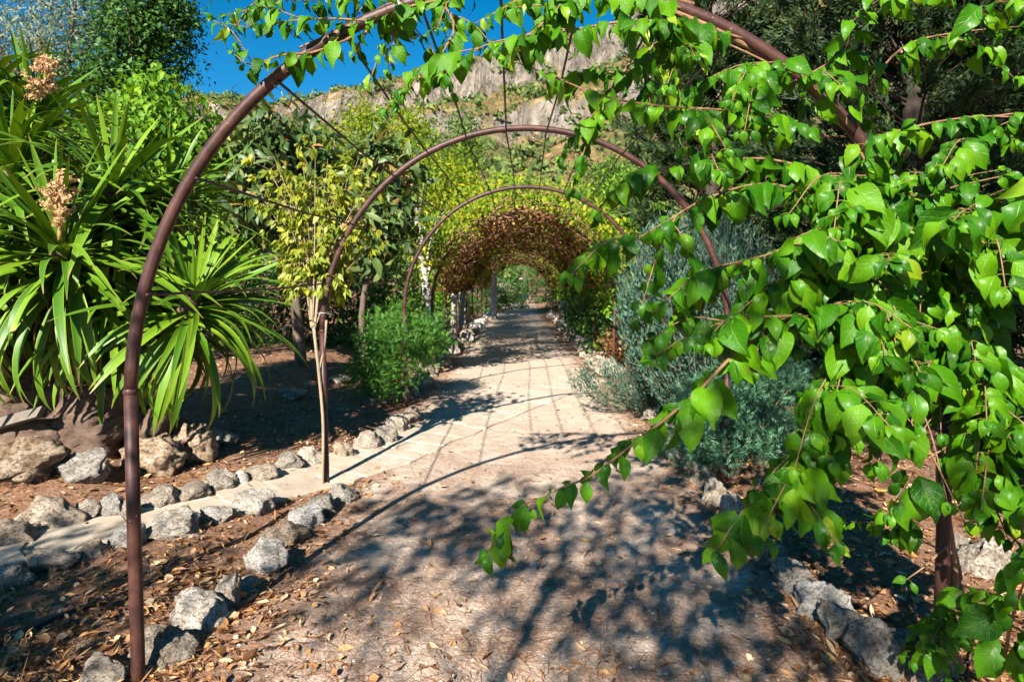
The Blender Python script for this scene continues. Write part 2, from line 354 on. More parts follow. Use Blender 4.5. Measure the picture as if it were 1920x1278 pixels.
# ------------------------------------------------------------------ ground, path, hill
def sheet(name, xs, ys, dz, mat, kind='structure'):
    X, Y = np.meshgrid(xs, ys); Z = Hz(X, Y) + dz
    v = np.stack([X, Y, Z], -1).reshape(-1, 3); nx = len(xs); f = []
    for j in range(len(ys) - 1):
        for i in range(nx - 1):
            a = j * nx + i; f.append((a, a + 1, a + nx + 1, a + nx))
    b = MB(); b.add(v, f); return tag(b.build(name, mat), kind=kind)
def graded(lo, hi, flo, fhi, step, grow=1.16):
    c = list(np.arange(flo, fhi + 1e-6, step)); s = step; x = c[-1]
    while x < hi: s *= grow; x += s; c.append(x)
    s = step; x = c[0]
    while x > lo: s *= grow; x -= s; c.insert(0, x)
    return np.array(c)
sheet('ground', graded(-900, 900, -5.5, 5.5, 0.11), graded(-300, 110, -1, 14, 0.12), 0, M['ground'])
# gravel path with a wavering edge
pw = []
ys = np.arange(-1.5, 36, 0.14); nx = 26; v = []; f = []
for j, y in enumerate(ys):
    l = -1.33 + 0.12 * (float(fbm(np.array(y * 0.9), np.array(3.1), 3)) - 0.45); r = 1.48 + 0.14 * (float(fbm(np.array(y * 0.9), np.array(8.7), 3)) - 0.45)
    for i in range(nx + 1):
        x = l + (r - l) * i / nx; v.append((x, y, float(Hz(x, y)) + (0.006 if 0 < i < nx else -0.02)))
for j in range(len(ys) - 1):
    for i in range(nx): a = j * (nx + 1) + i; f.append((a, a + 1, a + nx + 2, a + nx + 1))
b = MB(); b.add(v, f); tag(b.build('path', M['ground']), kind='structure')

# mountain: ridge heights read off the skyline
ru = [-900, -200, 200, 400, 440, 520, 580, 640, 740, 850, 940, 1010, 1140, 1210, 1400, 1700, 2200, 2800]
rv = [330, 260, 215, 196, 184, 212, 206, 196, 165, 130, 108, 92, 48, 0, -90, -120, -40, 120]
xs = np.linspace(-330, 330, 350); ts = np.linspace(0, 1.25, 135)
YR = 250.0
XX, TT = np.meshgrid(xs, ts)
ridge = CAMH + (V0 - np.interp(XX / YR * FPX + U0, ru, rv)) / FPX * YR
YY = 70 + (YR - 70) * TT + 26 * (fbm(XX * 0.012 + 5, TT * 2.1, 3) - 0.45) * np.sin(np.clip(TT, 0, 1) * np.pi)
prof = 0.06 + 0.94 * np.clip(TT, 0, 1) ** 1.25
cl = fbm(XX * 0.018 + 3, TT * 3.0 + 7, 4)
step = sstep(0.56, 0.60, TT + 0.35 * (cl - 0.45)) * 0.12 + sstep(0.80, 0.83, TT + 0.35 * (cl - 0.45)) * 0.14 - 0.26 * np.clip(TT, 0, 1) ** 2
ZZ = ridge * (prof + step * (XX > -1e9)) + 7 * (fbm(XX * 0.05, YY * 0.05, 5) - 0.45) * np.clip(TT * 3, 0, 1) + 3.0 * (fbm(XX * 0.25, YY * 0.25, 3) - 0.45)
ledge = sstep(0.40, 0.62, fbm(XX * 0.02 + 3, TT * 3.0 + 7, 4)); YY = YY - ledge * (5.0 * np.abs(fbm(XX * 0.16, ZZ * 0.10, 4) - 0.46) + 2.0 * vnoise(XX * 0.5, ZZ * 0.3))
ZZ = np.where(TT > 1, ridge * (1 - 1.2 * (TT - 1)) + 6 * (fbm(XX * 0.05, YY * 0.05, 4) - 0.45), ZZ)
v = np.stack([XX, YY, ZZ], -1).reshape(-1, 3); nx = len(xs); f = []
for j in range(len(ts) - 1):
    for i in range(nx - 1): a = j * nx + i; f.append((a, a + 1, a + nx + 1, a + nx))
b = MB(); b.add(v, f); tag(b.build('hill', M['hill'], smooth=False), kind='structure')
HV = np.stack([XX, YY, ZZ], -1)

# leaf templates: leaf axis +Y, face normal +Z
T_SIMPLE = ([(0, 0, 0), (-.26, .38, .07), (0, .45, 0), (.26, .38, .07), (0, 1, -.10)], [(0, 2, 1), (0, 3, 2), (1, 2, 4), (2, 3, 4)])
T_NARROW = ([(0, 0, 0), (-.11, .42, .03), (.11, .42, .03), (0, 1, -.10)], [(0, 2, 1), (1, 2, 3)])
T_QUAD = ([(-.3, 0, 0), (.3, .05, 0), (.25, .9, .1), (-.2, 1, -.1)], [(0, 1, 2, 3)])
def spray_template(k=4, w=0.052, spread=0.9):
    v = [(-w, 0, 0), (w, 0, 0), (0, 1, 0.02)]; f = [(0, 1, 2)]
    for i in range(k):
        y = 0.12 + 0.72 * i / k; s = -1 if i % 2 else 1; L = (0.55 - 0.35 * i / k)
        a = len(v); dx, dy = s * L * spread * 0.72, L * 0.8
        v += [(0, y, 0), (dx * .55 - w * .9, y + dy * .5 + w, .03 * s), (dx, y + dy, .07), (dx * .55 + w * .9, y + dy * .5 - w, -.02)]
        f += [(a, a + 3, a + 2, a + 1)]
    return (v, f)
T_SPRAY = spray_template()

# scrub scattered over the mountain
n = 5200
jj = (rng.random(n) ** 0.8 * (len(ts) * 0.80)).astype(int); ii = (len(xs) * (0.12 + 0.68 * rng.random(n))).astype(int)
keep = fbm(xs[ii] * 0.03, ts[jj] * 6, 3) + 0.25 * rng.random(n) > 0.44; c0 = HV[jj[keep], ii[keep]]
m_ = len(c0); per = 14; sz = 0.9 + 1.5 * rng.random(m_) ** 2
q = rdir(m_ * per); q[:, 2] = np.abs(q[:, 2]) * 0.9
pos = np.repeat(c0, per, 0) + q * np.repeat(sz, per)[:, None] * (0.75 + 0.4 * rng.random((m_ * per, 1)))
tag(cloud('hillside_scrub', T_QUAD, pos, frames(rdir(m_ * per), q), np.repeat(sz, per) * 0.8, M['scrub']),
    'dark green scrub dotted over the dry rocky mountainside', 'scrub', kind='stuff')

# ------------------------------------------------------------------ flagstone path crossing the gravel
cl = catmull([(-4.6, 2.2, 0), (-3.6, 2.95, 0), (-2.94, 3.52, 0), (-2.35, 4.1, 0), (-1.71, 4.88, 0), (-1.25, 5.53, 0), (-.88, 6.4, 0), (-.25, 7.7, 0), (.6, 9.2, 0), (1.36, 10.3, 0)], 60)[:, :2]
tn = nrm(np.gradient(cl, axis=0)); nl = np.stack([-tn[:, 1], tn[:, 0]], 1)
b = MB(); v = []; f = []
for i in range(60):
    for k in range(7):
        w = 0.38 * (k / 3 - 1) + 0.02 * math.sin(i * 1.7 + k); q = cl[i] + nl[i] * w
        v.append((q[0], q[1], float(Hz(*q)) + (0.014 if 0 < k < 6 else -0.02)))
for i in range(59):
    for k in range(6): a = i * 7 + k; f.append((a, a + 1, a + 8, a + 7))
b.add(v, f); fp = tag(b.build('stone_path', M['mortar']), kind='structure')
i = 0.0
def onband(s, w):
    k = min(max(s, 0), 58.999); a = int(k); t = k - a; return (cl[a] * (1 - t) + cl[a + 1] * t) + (nl[a] * (1 - t) + nl[a + 1] * t) * w
s = 2.0; flip = 1
while s < 57:
    ln = random.uniform(1.5, 3.2); split = random.uniform(-0.12, 0.12)
    rows = [(-0.36, split - 0.005), (split + 0.005, 0.36)] if random.random() < 0.75 else [(-0.36, 0.36)]
    for (w0, w1) in rows:
        sh = random.uniform(-0.35, 0.35); g = 0.035
        cs = [(s + g + sh, w0), (s + ln * .5 + random.uniform(-.2, .2), w0 - random.uniform(-.02, .03)), (s + ln - g + sh * .5, w0), (s + ln - g + sh * .6 + random.uniform(-.15, .15), (w0 + w1) / 2),
              (s + ln - g - sh * .4, w1), (s + ln * .5, w1 + random.uniform(-.02, .03)), (s + g - sh * .3, w1), (s + g + random.uniform(-.15, .15), (w0 + w1) / 2)]
        pts = [onband(*c) for c in cs]; h = 0.019 + random.uniform(0, 0.009); cen = np.mean(pts, 0)
        bb = MB(); n8 = len(pts)
        top = [(*(cen + (q - cen) * 0.97), float(Hz(*q)) + h) for q in pts]; bot = [(*q, float(Hz(*q)) - 0.02) for q in pts]; mid = [(*q, float(Hz(*q)) + h - 0.007) for q in pts]
        bb.add(top + mid + bot, [tuple(range(n8))] + [(n8 + k, n8 + (k + 1) % n8, (k + 1) % n8, k) for k in range(n8)] + [(2 * n8 + k, 2 * n8 + (k + 1) % n8, n8 + (k + 1) % n8, n8 + k) for k in range(n8)])
        bb.build('flagstone', M['flag'], fp, smooth=False)
    s += ln

# ------------------------------------------------------------------ pergola: welded pipe arches and rods
RA = 1.6
ARCH = [(2.405, 0.105, 1.136, 0.0), (4.84, 0.105, 1.203, 0.0), (8.0, 0.195, 1.26, 0.02), (10.75, 0.20, 1.26, 0.02), (13.2, 0.18, 1.27, 0.03), (15.8, 0.2, 1.28, 0.05), (18.4, 0.22, 1.3, 0.06),
        (21.0, 0.24, 1.3, 0.08), (23.7, 0.26, 1.32, 0.1), (26.4, 0.3, 1.33, 0.12), (29.2, 0.36, 1.35, 0.13), (32.2, 0.45, 1.36, 0.14)]
perg = root('pergola', 'rusty brown pergola of round pipe arches joined by thin rods over the path', 'pergola')
for ai, (Y, xc, zc, zb) in enumerate(ARCH):
    ar = bpy.data.objects.new('arch', None); C.objects.link(ar); ar.parent = perg; ar.location = (xc, Y, 0)
    r = 0.025
    b = MB(); b.tube([(RA * -math.cos(t), 0.006 * math.sin(5 * t), zc + RA * math.sin(t)) for t in np.linspace(0, math.pi, 56)], r, 14); b.build('hoop', M['pipe'], ar)
    for sg in (-1, 1):
        b = MB(); xb = sg * (RA - 0.028)
        zg = float(Hz(xc + xb, Y)) - 0.15
        b.tube([(xb, 0, zg), (xb, 0, 0.1), (sg * (RA - 0.012), 0, zc * 0.55), (sg * RA, 0, zc)], r, 14)
        po = b.build('post', M['pipe'], ar)
        b = MB(); b.tube([(sg * RA, 0, zc + d) for d in (-.012, -.005, .003, .010)], [r + .0005, r + .0032, r + .0032, r + .0005], 14, False); b.build('weld_seam', M['pipe'], po)
ANG = [14, 32, 50, 61.5, 73, 84.5, 96, 107.5, 118.5, 129.5, 148, 166]
for k in range(len(ARCH) - 1):
    for an in ANG:
        t = math.radians(an); e = []
        for (Y, xc, zc, zb) in (ARCH[k], ARCH[k + 1]):
            e.append(np.array([xc - (RA - 0.033) * math.cos(t), Y, zc + (RA - 0.033) * math.sin(t)]))
        mid = (e[0] + e[1]) / 2 + np.array([random.uniform(-.012, .012), 0, random.uniform(-.02, .0)])
        b = MB(); b.tube([e[0] - (e[1] - e[0]) * 0.012, e[0], mid, e[1]], 0.0062, 6); b.build('rod', M['pipe'], perg)
for t in (49, 70):                                            # wire ties twisted round the near hoop
    b = MB(); Y, xc, zc, _ = ARCH[0]; q = math.radians(t); c = np.array([xc - RA * math.cos(q), Y, zc + RA * math.sin(q)]); ra = np.array([-math.cos(q), 0, math.sin(q)]); ta = np.array([math.sin(q), 0, math.cos(q)])
    b.tube([c + 0.027 * (math.cos(a) * ra + math.sin(a) * np.array([0, 1, 0])) + ta * 0.004 * a / 6 for a in np.linspace(0, 12, 30)], 0.0016, 5)
    b.tube([c - 0.027 * ra + np.array([0, -.01, 0]), c - .05 * ra + .01 * ta, c - .075 * ra - np.array([0, .01, 0])], 0.0014, 5)
    b.build('wire_tie', M['wire'], perg)

# ------------------------------------------------------------------ rocks
def rock_mesh(seed, mat, sub=3, rough=0.16):
    import bmesh
    rr = random.Random(seed); bm = bmesh.new(); bmesh.ops.create_icosphere(bm, subdivisions=sub, radius=1.0)
    pl = []
    for _ in range(13):
        d = Vector((rr.gauss(0, 1), rr.gauss(0, 1), rr.gauss(0, 1))).normalized(); pl.append((d, rr.uniform(0.52, 0.88)))
    o = Vector((rr.uniform(0, 50), rr.uniform(0, 50), rr.uniform(0, 50)))
    for vv in bm.verts:
        c = vv.co.copy()
        for d, h in pl:
            k = c.dot(d) - h
            if k > 0: c -= d * k * 0.92
        dn = vv.co.normalized()
        c += dn * (mnoise.fractal(vv.co * 1.6 + o, 1.0, 2.0, 4) * rough + mnoise.fractal(vv.co * 3.6 + o, 0.7, 2.1, 5) * rough * 0.55 - abs(mnoise.noise(vv.co * 2.4 + o)) * rough * 0.8)
        vv.co = c
    me = bpy.data.meshes.new('rock'); bm.to_mesh(me); bm.free(); me.materials.append(mat)
    me.polygons.foreach_set('use_smooth', [True] * len(me.polygons)); me.update()
    co = np.empty(len(me.vertices) * 3, np.float32); me.vertices.foreach_get('co', co); co = co.reshape(-1, 3)
    lo, hi = co.min(0), co.max(0); me.vertices.foreach_set('co', ((co - (lo + hi) / 2) / (hi - lo) * 2).astype(np.float32).ravel()); me.update()
    return me
ROCKS = {k: [rock_mesh(100 * i + j, M[k], 4, rg) for j in range(nv)] for i, (k, nv, rg) in enumerate([('limestone', 9, .16), ('whitestone', 5, .14), ('brownstone', 5, .22)])}
ROCKPOS = []
def rock(u, v, w, h, mat, label, group=None, dep=0.8, name='rock', sink=0.42, cat='rock', rz=None, Y=None):
    """u,v: foot of the rock in the photo; w,h: its size there"""
    y = Y if Y else CAMH * FPX / (v - V0)
    for _ in range(4):
        if Y: break
        zg = float(Hz((u - U0) / FPX * y, y)); y = (CAMH - zg) * FPX / (v - V0)
    W = w / FPX * y * 1.12; H = h / FPX * y * 0.95; x = (u - U0) / FPX * y; D = W * dep
    y2 = y + D * 0.40; x2 = (u - U0) / FPX * y2
    o = bpy.data.objects.new(name, random.choice(ROCKS[mat])); C.objects.link(o)
    H2 = H * (1 + sink)
    o.scale = (W * 0.52, D * 0.52, H2 * 0.52); o.rotation_euler = (random.uniform(-.12, .12), random.uniform(-.12, .12), rz if rz is not None else random.uniform(-.35, .35) + random.choice((0, math.pi)))
    o.location = (x2, y2, float(Hz(x2, y2)) + H2 * 0.5 - H * sink)
    ROCKPOS.append((x2, y2, W * 0.5)); return tag(o, label, cat, group)
L, Wh, Br = 'limestone', 'whitestone', 'brownstone'
big = [(42, 945, 135, 78, Br, 'broad brown pitted boulder at the foot of the yucca by the photo edge', .8), (160, 925, 100, 52, Wh, 'smooth white boulder between the brown boulder and the yucca trunk', .7),
       (285, 898, 110, 72, Br, 'large grey brown boulder just behind the near pipe post', .8), (365, 872, 88, 74, Br, 'tall brown boulder next to the one behind the near pipe post', .8), (413, 838, 55, 36, L, 'smaller shaded boulder at the end of the boulder row under the yucca', .8)]
for (u, v, w, h, m_, lab, d) in big: rock(u, v, w, h, m_, lab, 'boulders along the yucca bed', d, name='boulder', cat='boulder')
rowA = [(22, 1030, 90, 46, L), (100, 1000, 105, 60, L), (167, 978, 42, 42, L), (208, 975, 40, 48, Wh), (246, 972, 34, 38, L), (300, 955, 66, 42, L), (357, 944, 62, 34, L), (415, 926, 68, 38, L), (455, 912, 28, 32, Wh), (492, 905, 60, 32, L), (545, 884, 50, 30, L), (580, 874, 46, 34, Wh),
        (645, 862, 44, 34, L), (687, 846, 50, 38, L), (722, 833, 44, 32, L), (742, 812, 44, 36, Wh), (768, 793, 40, 30, L)]
for i, r_ in enumerate(rowA): rock(*r_, 'rugged grey stone on the far edge of the flagstone path, %s from the left' % ORD[i], 'stones on the far edge of the flagstone path')
rowB = [(18, 1112, 70, 44, L), (100, 1076, 78, 42, L), (165, 1052, 66, 30, L), (238, 1028, 62, 46, Wh), (330, 1012, 100, 50, L), (408, 982, 56, 28, Wh), (472, 966, 76, 42, Wh)]
for i, r_ in enumerate(rowB): rock(*r_, 'pale stone between flagstone path and leaf litter, %s from the photo edge' % ORD[i], 'stones on the near edge of the flagstone path')
rowC = [(192, 1300, 90, 45, L), (312, 1252, 112, 72, L), (377, 1184, 108, 66, Wh), (428, 1142, 58, 66, L), (463, 1112, 44, 26, L), (500, 1080, 80, 62, Wh), (533, 1030, 84, 48, Br), (570, 993, 68, 40, Wh), (604, 968, 56, 38, L), (640, 945, 58, 40, L)]
for i, r_ in enumerate(rowC): rock(*r_, 'rough border stone in the row by the near left post, %s from the bottom' % ORD[i], 'border stones on the open left side of the gravel path')
rowD = [(1745, 1300, 90, 62, L), (1660, 1275, 112, 88, L), (1590, 1216, 92, 70, L), (1545, 1165, 92, 60, Wh), (1500, 1118, 70, 40, L), (1484, 1096, 62, 40, L), (1440, 1066, 60, 50, L), (1404, 1034, 54, 52, L), (1372, 985, 46, 62, L), (1342, 950, 44, 56, L), (1318, 912, 42, 44, L), (1292, 880, 40, 36, L), (1265, 856, 40, 32, Wh),
        (1243, 820, 38, 30, L), (1222, 790, 36, 28, L), (1200, 765, 36, 28, L), (1186, 742, 34, 26, L)]
for i, r_ in enumerate(rowD): rock(*r_, 'grey border stone beside the shaded right bed, %s from the bottom' % ORD[i], 'border stones on the shaded right side of the gravel path')
for sx, Ys, nm in ((-1.42, np.arange(8.5, 31, 0.62), 'small stone in the border under the left arch feet'), (1.62, np.arange(10.4, 31, 0.62), 'small stone in the border under the right arch feet')):
    for iy, y in enumerate(Ys):
        x = sx + random.uniform(-.1, .1) + (0.012 * (y - 8)); yy = y + random.uniform(-.15, .15); pxw = random.uniform(.28, .5) / yy * FPX
        rock(U0 + x / yy * FPX, V0 + CAMH / yy * FPX, pxw, pxw * random.uniform(.5, .75), random.choice([L, L, Wh]), nm if iy >= 20 else nm.replace('small stone in', ORD[iy] + ' small stone from the front in'), nm.replace('small stone', 'small stones'), Y=yy)
for k, (u, v, w, h, lab) in enumerate([(1685, 930, 32, 18, 'pale flat cobble lying in the shaded bed behind the vine'), (1655, 985, 34, 18, 'small blue grey stone in the shaded bed'), (1855, 1090, 110, 70, 'broad grey rock behind the near right post'), (1800, 1040, 50, 36, 'grey stone half hidden behind the near right post'),
                                       (545, 750, 60, 20, 'flat grey stone in the dark litter behind the young tree'), (640, 720, 50, 16, 'flat pale stone in the litter near the leafy shrub'), (700, 760, 46, 20, 'low stone in the shade below the leafy shrub')]):
    rock(u, v, w, h, L, lab, cat='stone', name='stone')

# ------------------------------------------------------------------ hoses
def hose_line(pix, label, r=0.011):
    pts = []
    for (u, v) in pix:
        y = CAMH * FPX / (v - V0)
        for _ in range(4): y = (CAMH - float(Hz((u - U0) / FPX * y, y)) - 0.012) * FPX / (v - V0)
        pts.append(((u - U0) / FPX * y, y, 0))
    pts = catmull(pts, 60); pts[:, 2] = Hz(pts[:, 0], pts[:, 1]) + 0.012
    b = MB(); b.tube(pts, r, 8); tag(b.build('irrigation_hose', M['hose']), label, 'hose', 'black irrigation hoses on the soil')
hose_line([(-60, 1232), (60, 1178), (150, 1140), (240, 1108), (330, 1062), (400, 1030), (470, 1002), (540, 958)], 'black irrigation hose crossing the leaf litter behind the near post')
hose_line([(1508, 1042), (1545, 1085), (1600, 1130), (1655, 1165), (1720, 1215), (1800, 1262)], 'black irrigation hose in the bed behind the grey border stones')

# ------------------------------------------------------------------ yucca
YL = []
def yucca_leaf_mesh(bend, twist, w=0.033, cut=False, mat='yucca'):
    ns = 12; v = []; uv = []; f = []; ang = 0; p = np.zeros(2); L_ = 1.0
    for i in range(ns + 1):
        t = i / ns
        wd = w * (0.55 + 1.1 * t if t < 0.35 else (0.935 + 0.065 * math.cos(t * 3)) * (1 - ((t - 0.35) / 0.65) ** 2.6))
        if cut: wd = max(wd, w * 0.8)
        wd = max(wd, 0.0015); tw = twist * t
        for k, s in enumerate((-1, -.45, 0, .45, 1)):
            fold = 0.34 * abs(s) * wd * (1 - 0.6 * t) - 0.0
            v.append((s * wd * math.cos(tw), p[0] - fold * math.sin(ang) * -1 * 0, p[1] + fold + s * wd * math.sin(tw))); uv.append(((s + 1) / 2, t))
        ang = bend * t ** 1.6; p = p + np.array([math.cos(ang), -math.sin(ang)]) / ns
    for i in range(ns):
        for k in range(4): a = i * 5 + k; f.append((a, a + 1, a + 6, a + 5))
    me = bpy.data.meshes.new('leaf'); me.from_pydata(v, [], f); me.polygons.foreach_set('use_smooth', [True] * len(f))
    ul = me.uv_layers.new(name='leaf')
    for lo in me.loops: ul.data[lo.index].uv = uv[lo.vertex_index]
    me.materials.append(M[mat]); me.update(); return me
YV = {k: [yucca_leaf_mesh(bd + random.uniform(-.1, .1), random.uniform(-.5, .5)) for _ in range(3)] for k, bd in (('up', 0.12), ('mid', 0.5), ('out', 1.0), ('hang', 1.5))}
YCUT = [yucca_leaf_mesh(1.2, .2, .038, True), yucca_leaf_mesh(.8, -.3, .038, True)]
YDEAD = [yucca_leaf_mesh(1.2, .9, .018, False, 'yucca_dead'), yucca_leaf_mesh(1.7, -.8, .016, False, 'yucca_dead')]
yuc = root('yucca', 'large many headed yucca with long arching sword leaves and a swollen trunk', 'yucca', loc=(-3.9, 5.1, 0.2))
yb = np.array([-3.9, 5.1, 0.2])
HEADS = [(115, 465, 4.5, 1.16, 56, 0.3, (0.05, -.40, .9)), (362, 560, 4.75, 0.98, 46, 0.25, (0.40, -.30, .85)), (210, 350, 4.9, 1.15, 42, 0.2, (0.1, -.1, 1)), (25, 330, 4.9, 1.1, 40, 0.3, (-.3, -.2, .9)),
         (60, 225, 5.6, 1.2, 36, 0.2, (0.15, -.05, 1)), (310, 380, 5.3, 1.1, 30, .2, (0.35, 0, .9)), (-110, 480, 4.5, 1.1, 20, .3, (-.3, -.3, .8)), (215, 560, 4.95, 1.0, 24, .4, (.1, -.5, .8)), (-40, 180, 5.4, 1.1, 18, .2, (0, 0, 1))]
for hi, (u, v, Y, Ln, nl_, dead, up) in enumerate(HEADS):
    c = P(u, v, Y); up = nrm(np.array(up, float))
    b = MB(); st = np.array([yb[0] + 0.35 * (c[0] - yb[0]) * .5, 5.15 + random.uniform(-.15, .15), 0.3])
    path = catmull([st, st * .45 + c * .55 + np.array([0, .12, -.1]), c + up * .05], 12); b.tube(path, np.linspace(.15, .07, 12), 10)
    hd = b.build('rosette', M['caudex'], yuc); hd.location = -np.array(yuc.location)
    a0 = random.uniform(0, 6); e1 = nrm(np.cross(up, [0.3, 1, .2])); e2 = np.cross(up, e1)
    def put(me, fr, ln, el, az, wid=1.0, nm='leaf', parent=hd, off=0):
        d = up * math.sin(el) + (e1 * math.cos(az) + e2 * math.sin(az)) * math.cos(el)
        nn = up * math.cos(el) - (e1 * math.cos(az) + e2 * math.sin(az)) * math.sin(el) + rdir(1)[0] * .18
        if el < -0.3: nn = nn + np.array([0, 0, .3])
        F = frames(d, nn); mw = Matrix(((F[0][0], F[0][1], F[0][2], 0), (F[1][0], F[1][1], F[1][2], 0), (F[2][0], F[2][1], F[2][2], 0), (0, 0, 0, 1)))
        s0 = c - up * off + d * 0.03
        o = link(nm, me, parent); o.matrix_local = Matrix.Translation(s0) @ mw @ Matrix.Diagonal((ln * wid, ln, ln, 1)); return o
    for i in range(nl_):
        t = (i + .5) / nl_; az = a0 + i * 2.39996 + random.uniform(-.2, .2); el = math.radians(86 - 128 * t ** 0.85) + random.uniform(-.12, .12)
        kind = 'up' if el > .75 else 'mid' if el > .25 else 'out' if el > -.25 else 'hang'
        ln = Ln * (0.62 + 0.40 * min(1, t * 2.4)) * random.uniform(.86, 1.08)
        me = random.choice(YV[kind]) if random.random() > .05 or el > .3 else random.choice(YCUT)
        put(me, 0, ln * (.62 if me in YCUT else 1), el, az, random.uniform(.9, 1.15), off=.16 * t)
    # inner leaves too crowded to pick apart
    bt = MB(); vv, ff = [], []
    me0 = YV['hang'][0]; tv = np.empty(len(me0.vertices) * 3, np.float32); me0.vertices.foreach_get('co', tv); tv = tv.reshape(-1, 3)
    tf = [tuple(p.vertices) for p in me0.polygons]; uvd = [((k % 5) / 4, (k // 5) / 12) for k in range(len(tv))]
    nI = 125; t = rng.random(nI); az = rng.random(nI) * 6.28; el = np.radians(68 - 132 * t)
    rad = np.cos(az)[:, None] * e1 + np.sin(az)[:, None] * e2
    d = np.sin(el)[:, None] * up + np.cos(el)[:, None] * rad; nn = np.cos(el)[:, None] * up - np.sin(el)[:, None] * rad + .2 * rdir(nI)
    o = cloud('inner_leaves', (tv, tf, uvd), c - up * (0.10 + .2 * t[:, None]) + d * .03, frames(d, nn), Ln * (.65 + .3 * rng.random(nI)), M['yucca'], hd, True); o['kind'] = 'stuff'
    nD = int(40 * dead * 2)
    for i in range(nD):
        put(random.choice(YDEAD), 0, Ln * random.uniform(.5, .95), math.radians(random.uniform(-75, -30)), random.uniform(0, 6.28), nm='dead_leaf', off=.2 + random.uniform(0, .15))
# swollen trunk
b = MB()
for (x, y, r, h, dx) in [(-3.95, 5.15, .42, .85, 0), (-4.35, 5.0, .36, .62, -.15), (-3.55, 5.05, .30, .55, .2), (-4.75, 5.05, .30, .6, -.1), (-3.25, 5.25, .24, .42, .2), (-3.75, 4.85, .26, .32, .0)]:
    z0 = float(Hz(x, y)) - .1; zs = np.linspace(0, h, 9 * 3 - 2)
    vv = []; ff = []; sd = 44
    for i, z in enumerate(zs):
        tt = i / 24; rr = r * (1.12 - .55 * tt ** 1.5)
        for k in range(sd):
            a = 2 * math.pi * k / sd; q = Vector((math.cos(a) * 1.5 + x * 3, math.sin(a) * 1.5 + y, z * 4)); rn = rr * (1 + .24 * mnoise.noise(q * 1.3) + .12 * mnoise.noise(q * 3.3) + .08 * math.cos(3 * a + x * 5) + .05 * mnoise.fractal(q * 7, .8, 2, 3) - .035 * max(0, math.sin(z * 75 + 3 * mnoise.noise(q * 2))) ** 6)
            vv.append((x + dx * tt + rn * math.cos(a), y + rn * math.sin(a), z0 + z))
    for i in range(24):
        for k in range(sd): ff.append((i * sd + k, i * sd + (k + 1) % sd, (i + 1) * sd + (k + 1) % sd, (i + 1) * sd + k))
    ff.append(tuple(24 * sd + k for k in range(sd)))
    b.add(np.array(vv) - yb, ff)
b.build('trunk', M['caudex'], yuc)
# dried flower panicles
for (u0, v0, u1, v1, Y, sz) in ((112, 450, 108, 325, 4.2, 1.15), (70, 190, 95, 110, 4.9, 1.0)):
    a, t_ = P(u0, v0, Y), P(u1, v1, Y - .05)
    b = MB(); ax = catmull([a, (a + t_) / 2 + [0.01, 0, 0], t_], 10); b.tube(ax, np.linspace(.014, .006, 10), 6); pts = []
    for i in range(30):
        k = random.uniform(.15, 1); q = ax[int(k * 9)]; d = rdir(1)[0]; d[2] = abs(d[2]) * .5 + .1; e = q + nrm(d) * random.uniform(.08, .17) * sz * (1.15 - .6 * k)
        b.tube([q, (q + e) / 2 + [0, 0, .01], e], .003, 4)
        for _ in range(44): pts.append(q + (e - q) * random.uniform(.25, 1.05) + rdir(1)[0] * .016)
    st = b.build('flower_stalk', M['panicle'], yuc); st.location = -yb
    pts = np.array(pts); nn = len(pts); d = rdir(nn); d[:, 2] -= .6
    cloud('dried_flowers', T_SIMPLE, pts, frames(d, rdir(nn)), .018 + .016 * rng.random(nn), M['panicle'], st)['kind'] = 'stuff'
# grey weathered plank leaning at the trunk
b = MB(); a, c_ = P(-60, 812, 4.62), P(78, 772, 4.62); ax = nrm(c_ - a); wv = np.array([0, .03, .035]); tv_ = np.array([0, -.025, .01])
vv = [q + s1 * wv + s2 * tv_ for q in (a, (a + c_) / 2 + [0, 0, .004], c_) for s1, s2 in ((-1, -1), (1, -1), (1, 1), (-1, 1))]
b.add(vv, [(0, 1, 2, 3), (11, 10, 9, 8)] + [(4 * i + k, 4 * i + 4 + k, 4 * i + 4 + (k + 1) % 4, 4 * i + (k + 1) % 4) for i in range(2) for k in range(4)])
tag(b.build('plank', M['wood'], smooth=False), 'grey weathered plank under the yucca leaves at the photo edge', 'plank')

# ------------------------------------------------------------------ vines on the near arch
def vleaf(seed, narrow=1.0, ns=9, nk=6):
    rr = random.Random(seed); v = []; uv = []; f = []; ang = -0.15; p = np.zeros(2); bend = rr.uniform(.6, 1.9); ph = rr.uniform(0, 6); wv = rr.uniform(.03, .075); side = rr.uniform(-.2, .2)
    for i in range(ns + 1):
        t = i / ns
        w = 0.345 * narrow * max(0.004, (math.sin(math.pi * t ** .80) ** .92) * (1 - .55 * t ** 3) if t < .9 else .085 * (1 - t) / .1)
        w = max(w, .006); fold = rr.uniform(.25, .3)
        for k in range(nk + 1):
            s = k / nk * 2 - 1; wob = wv * math.sin(ph + t * 9 + (2 if s > 0 else 0)) * s * s
            bul = .035 * math.cos(s * math.pi) * math.cos(t * 20 + ph) * (.3 + w)
            v.append((s * w * .95 + side * t * t, p[0], p[1] + fold * abs(s) ** 1.3 * w + wob + bul)); uv.append((k / nk, t))
        ang = -.15 + bend * t; p = p + np.array([math.cos(ang), -math.sin(ang)]) / ns
    for i in range(ns):
        for k in range(nk): a = i * (nk + 1) + k; f.append((a, a + 1, a + nk + 2, a + nk + 1))
    return v, f, uv
def mesh_uv(T, mat, name='leaf'):
    me = bpy.data.meshes.new(name); me.from_pydata(T[0], [], T[1]); me.polygons.foreach_set('use_smooth', [True] * len(T[1]))
    ul = me.uv_layers.new(name='leaf')
    for lo in me.loops: ul.data[lo.index].uv = T[2][lo.vertex_index]
    me.materials.append(mat); me.update(); return me
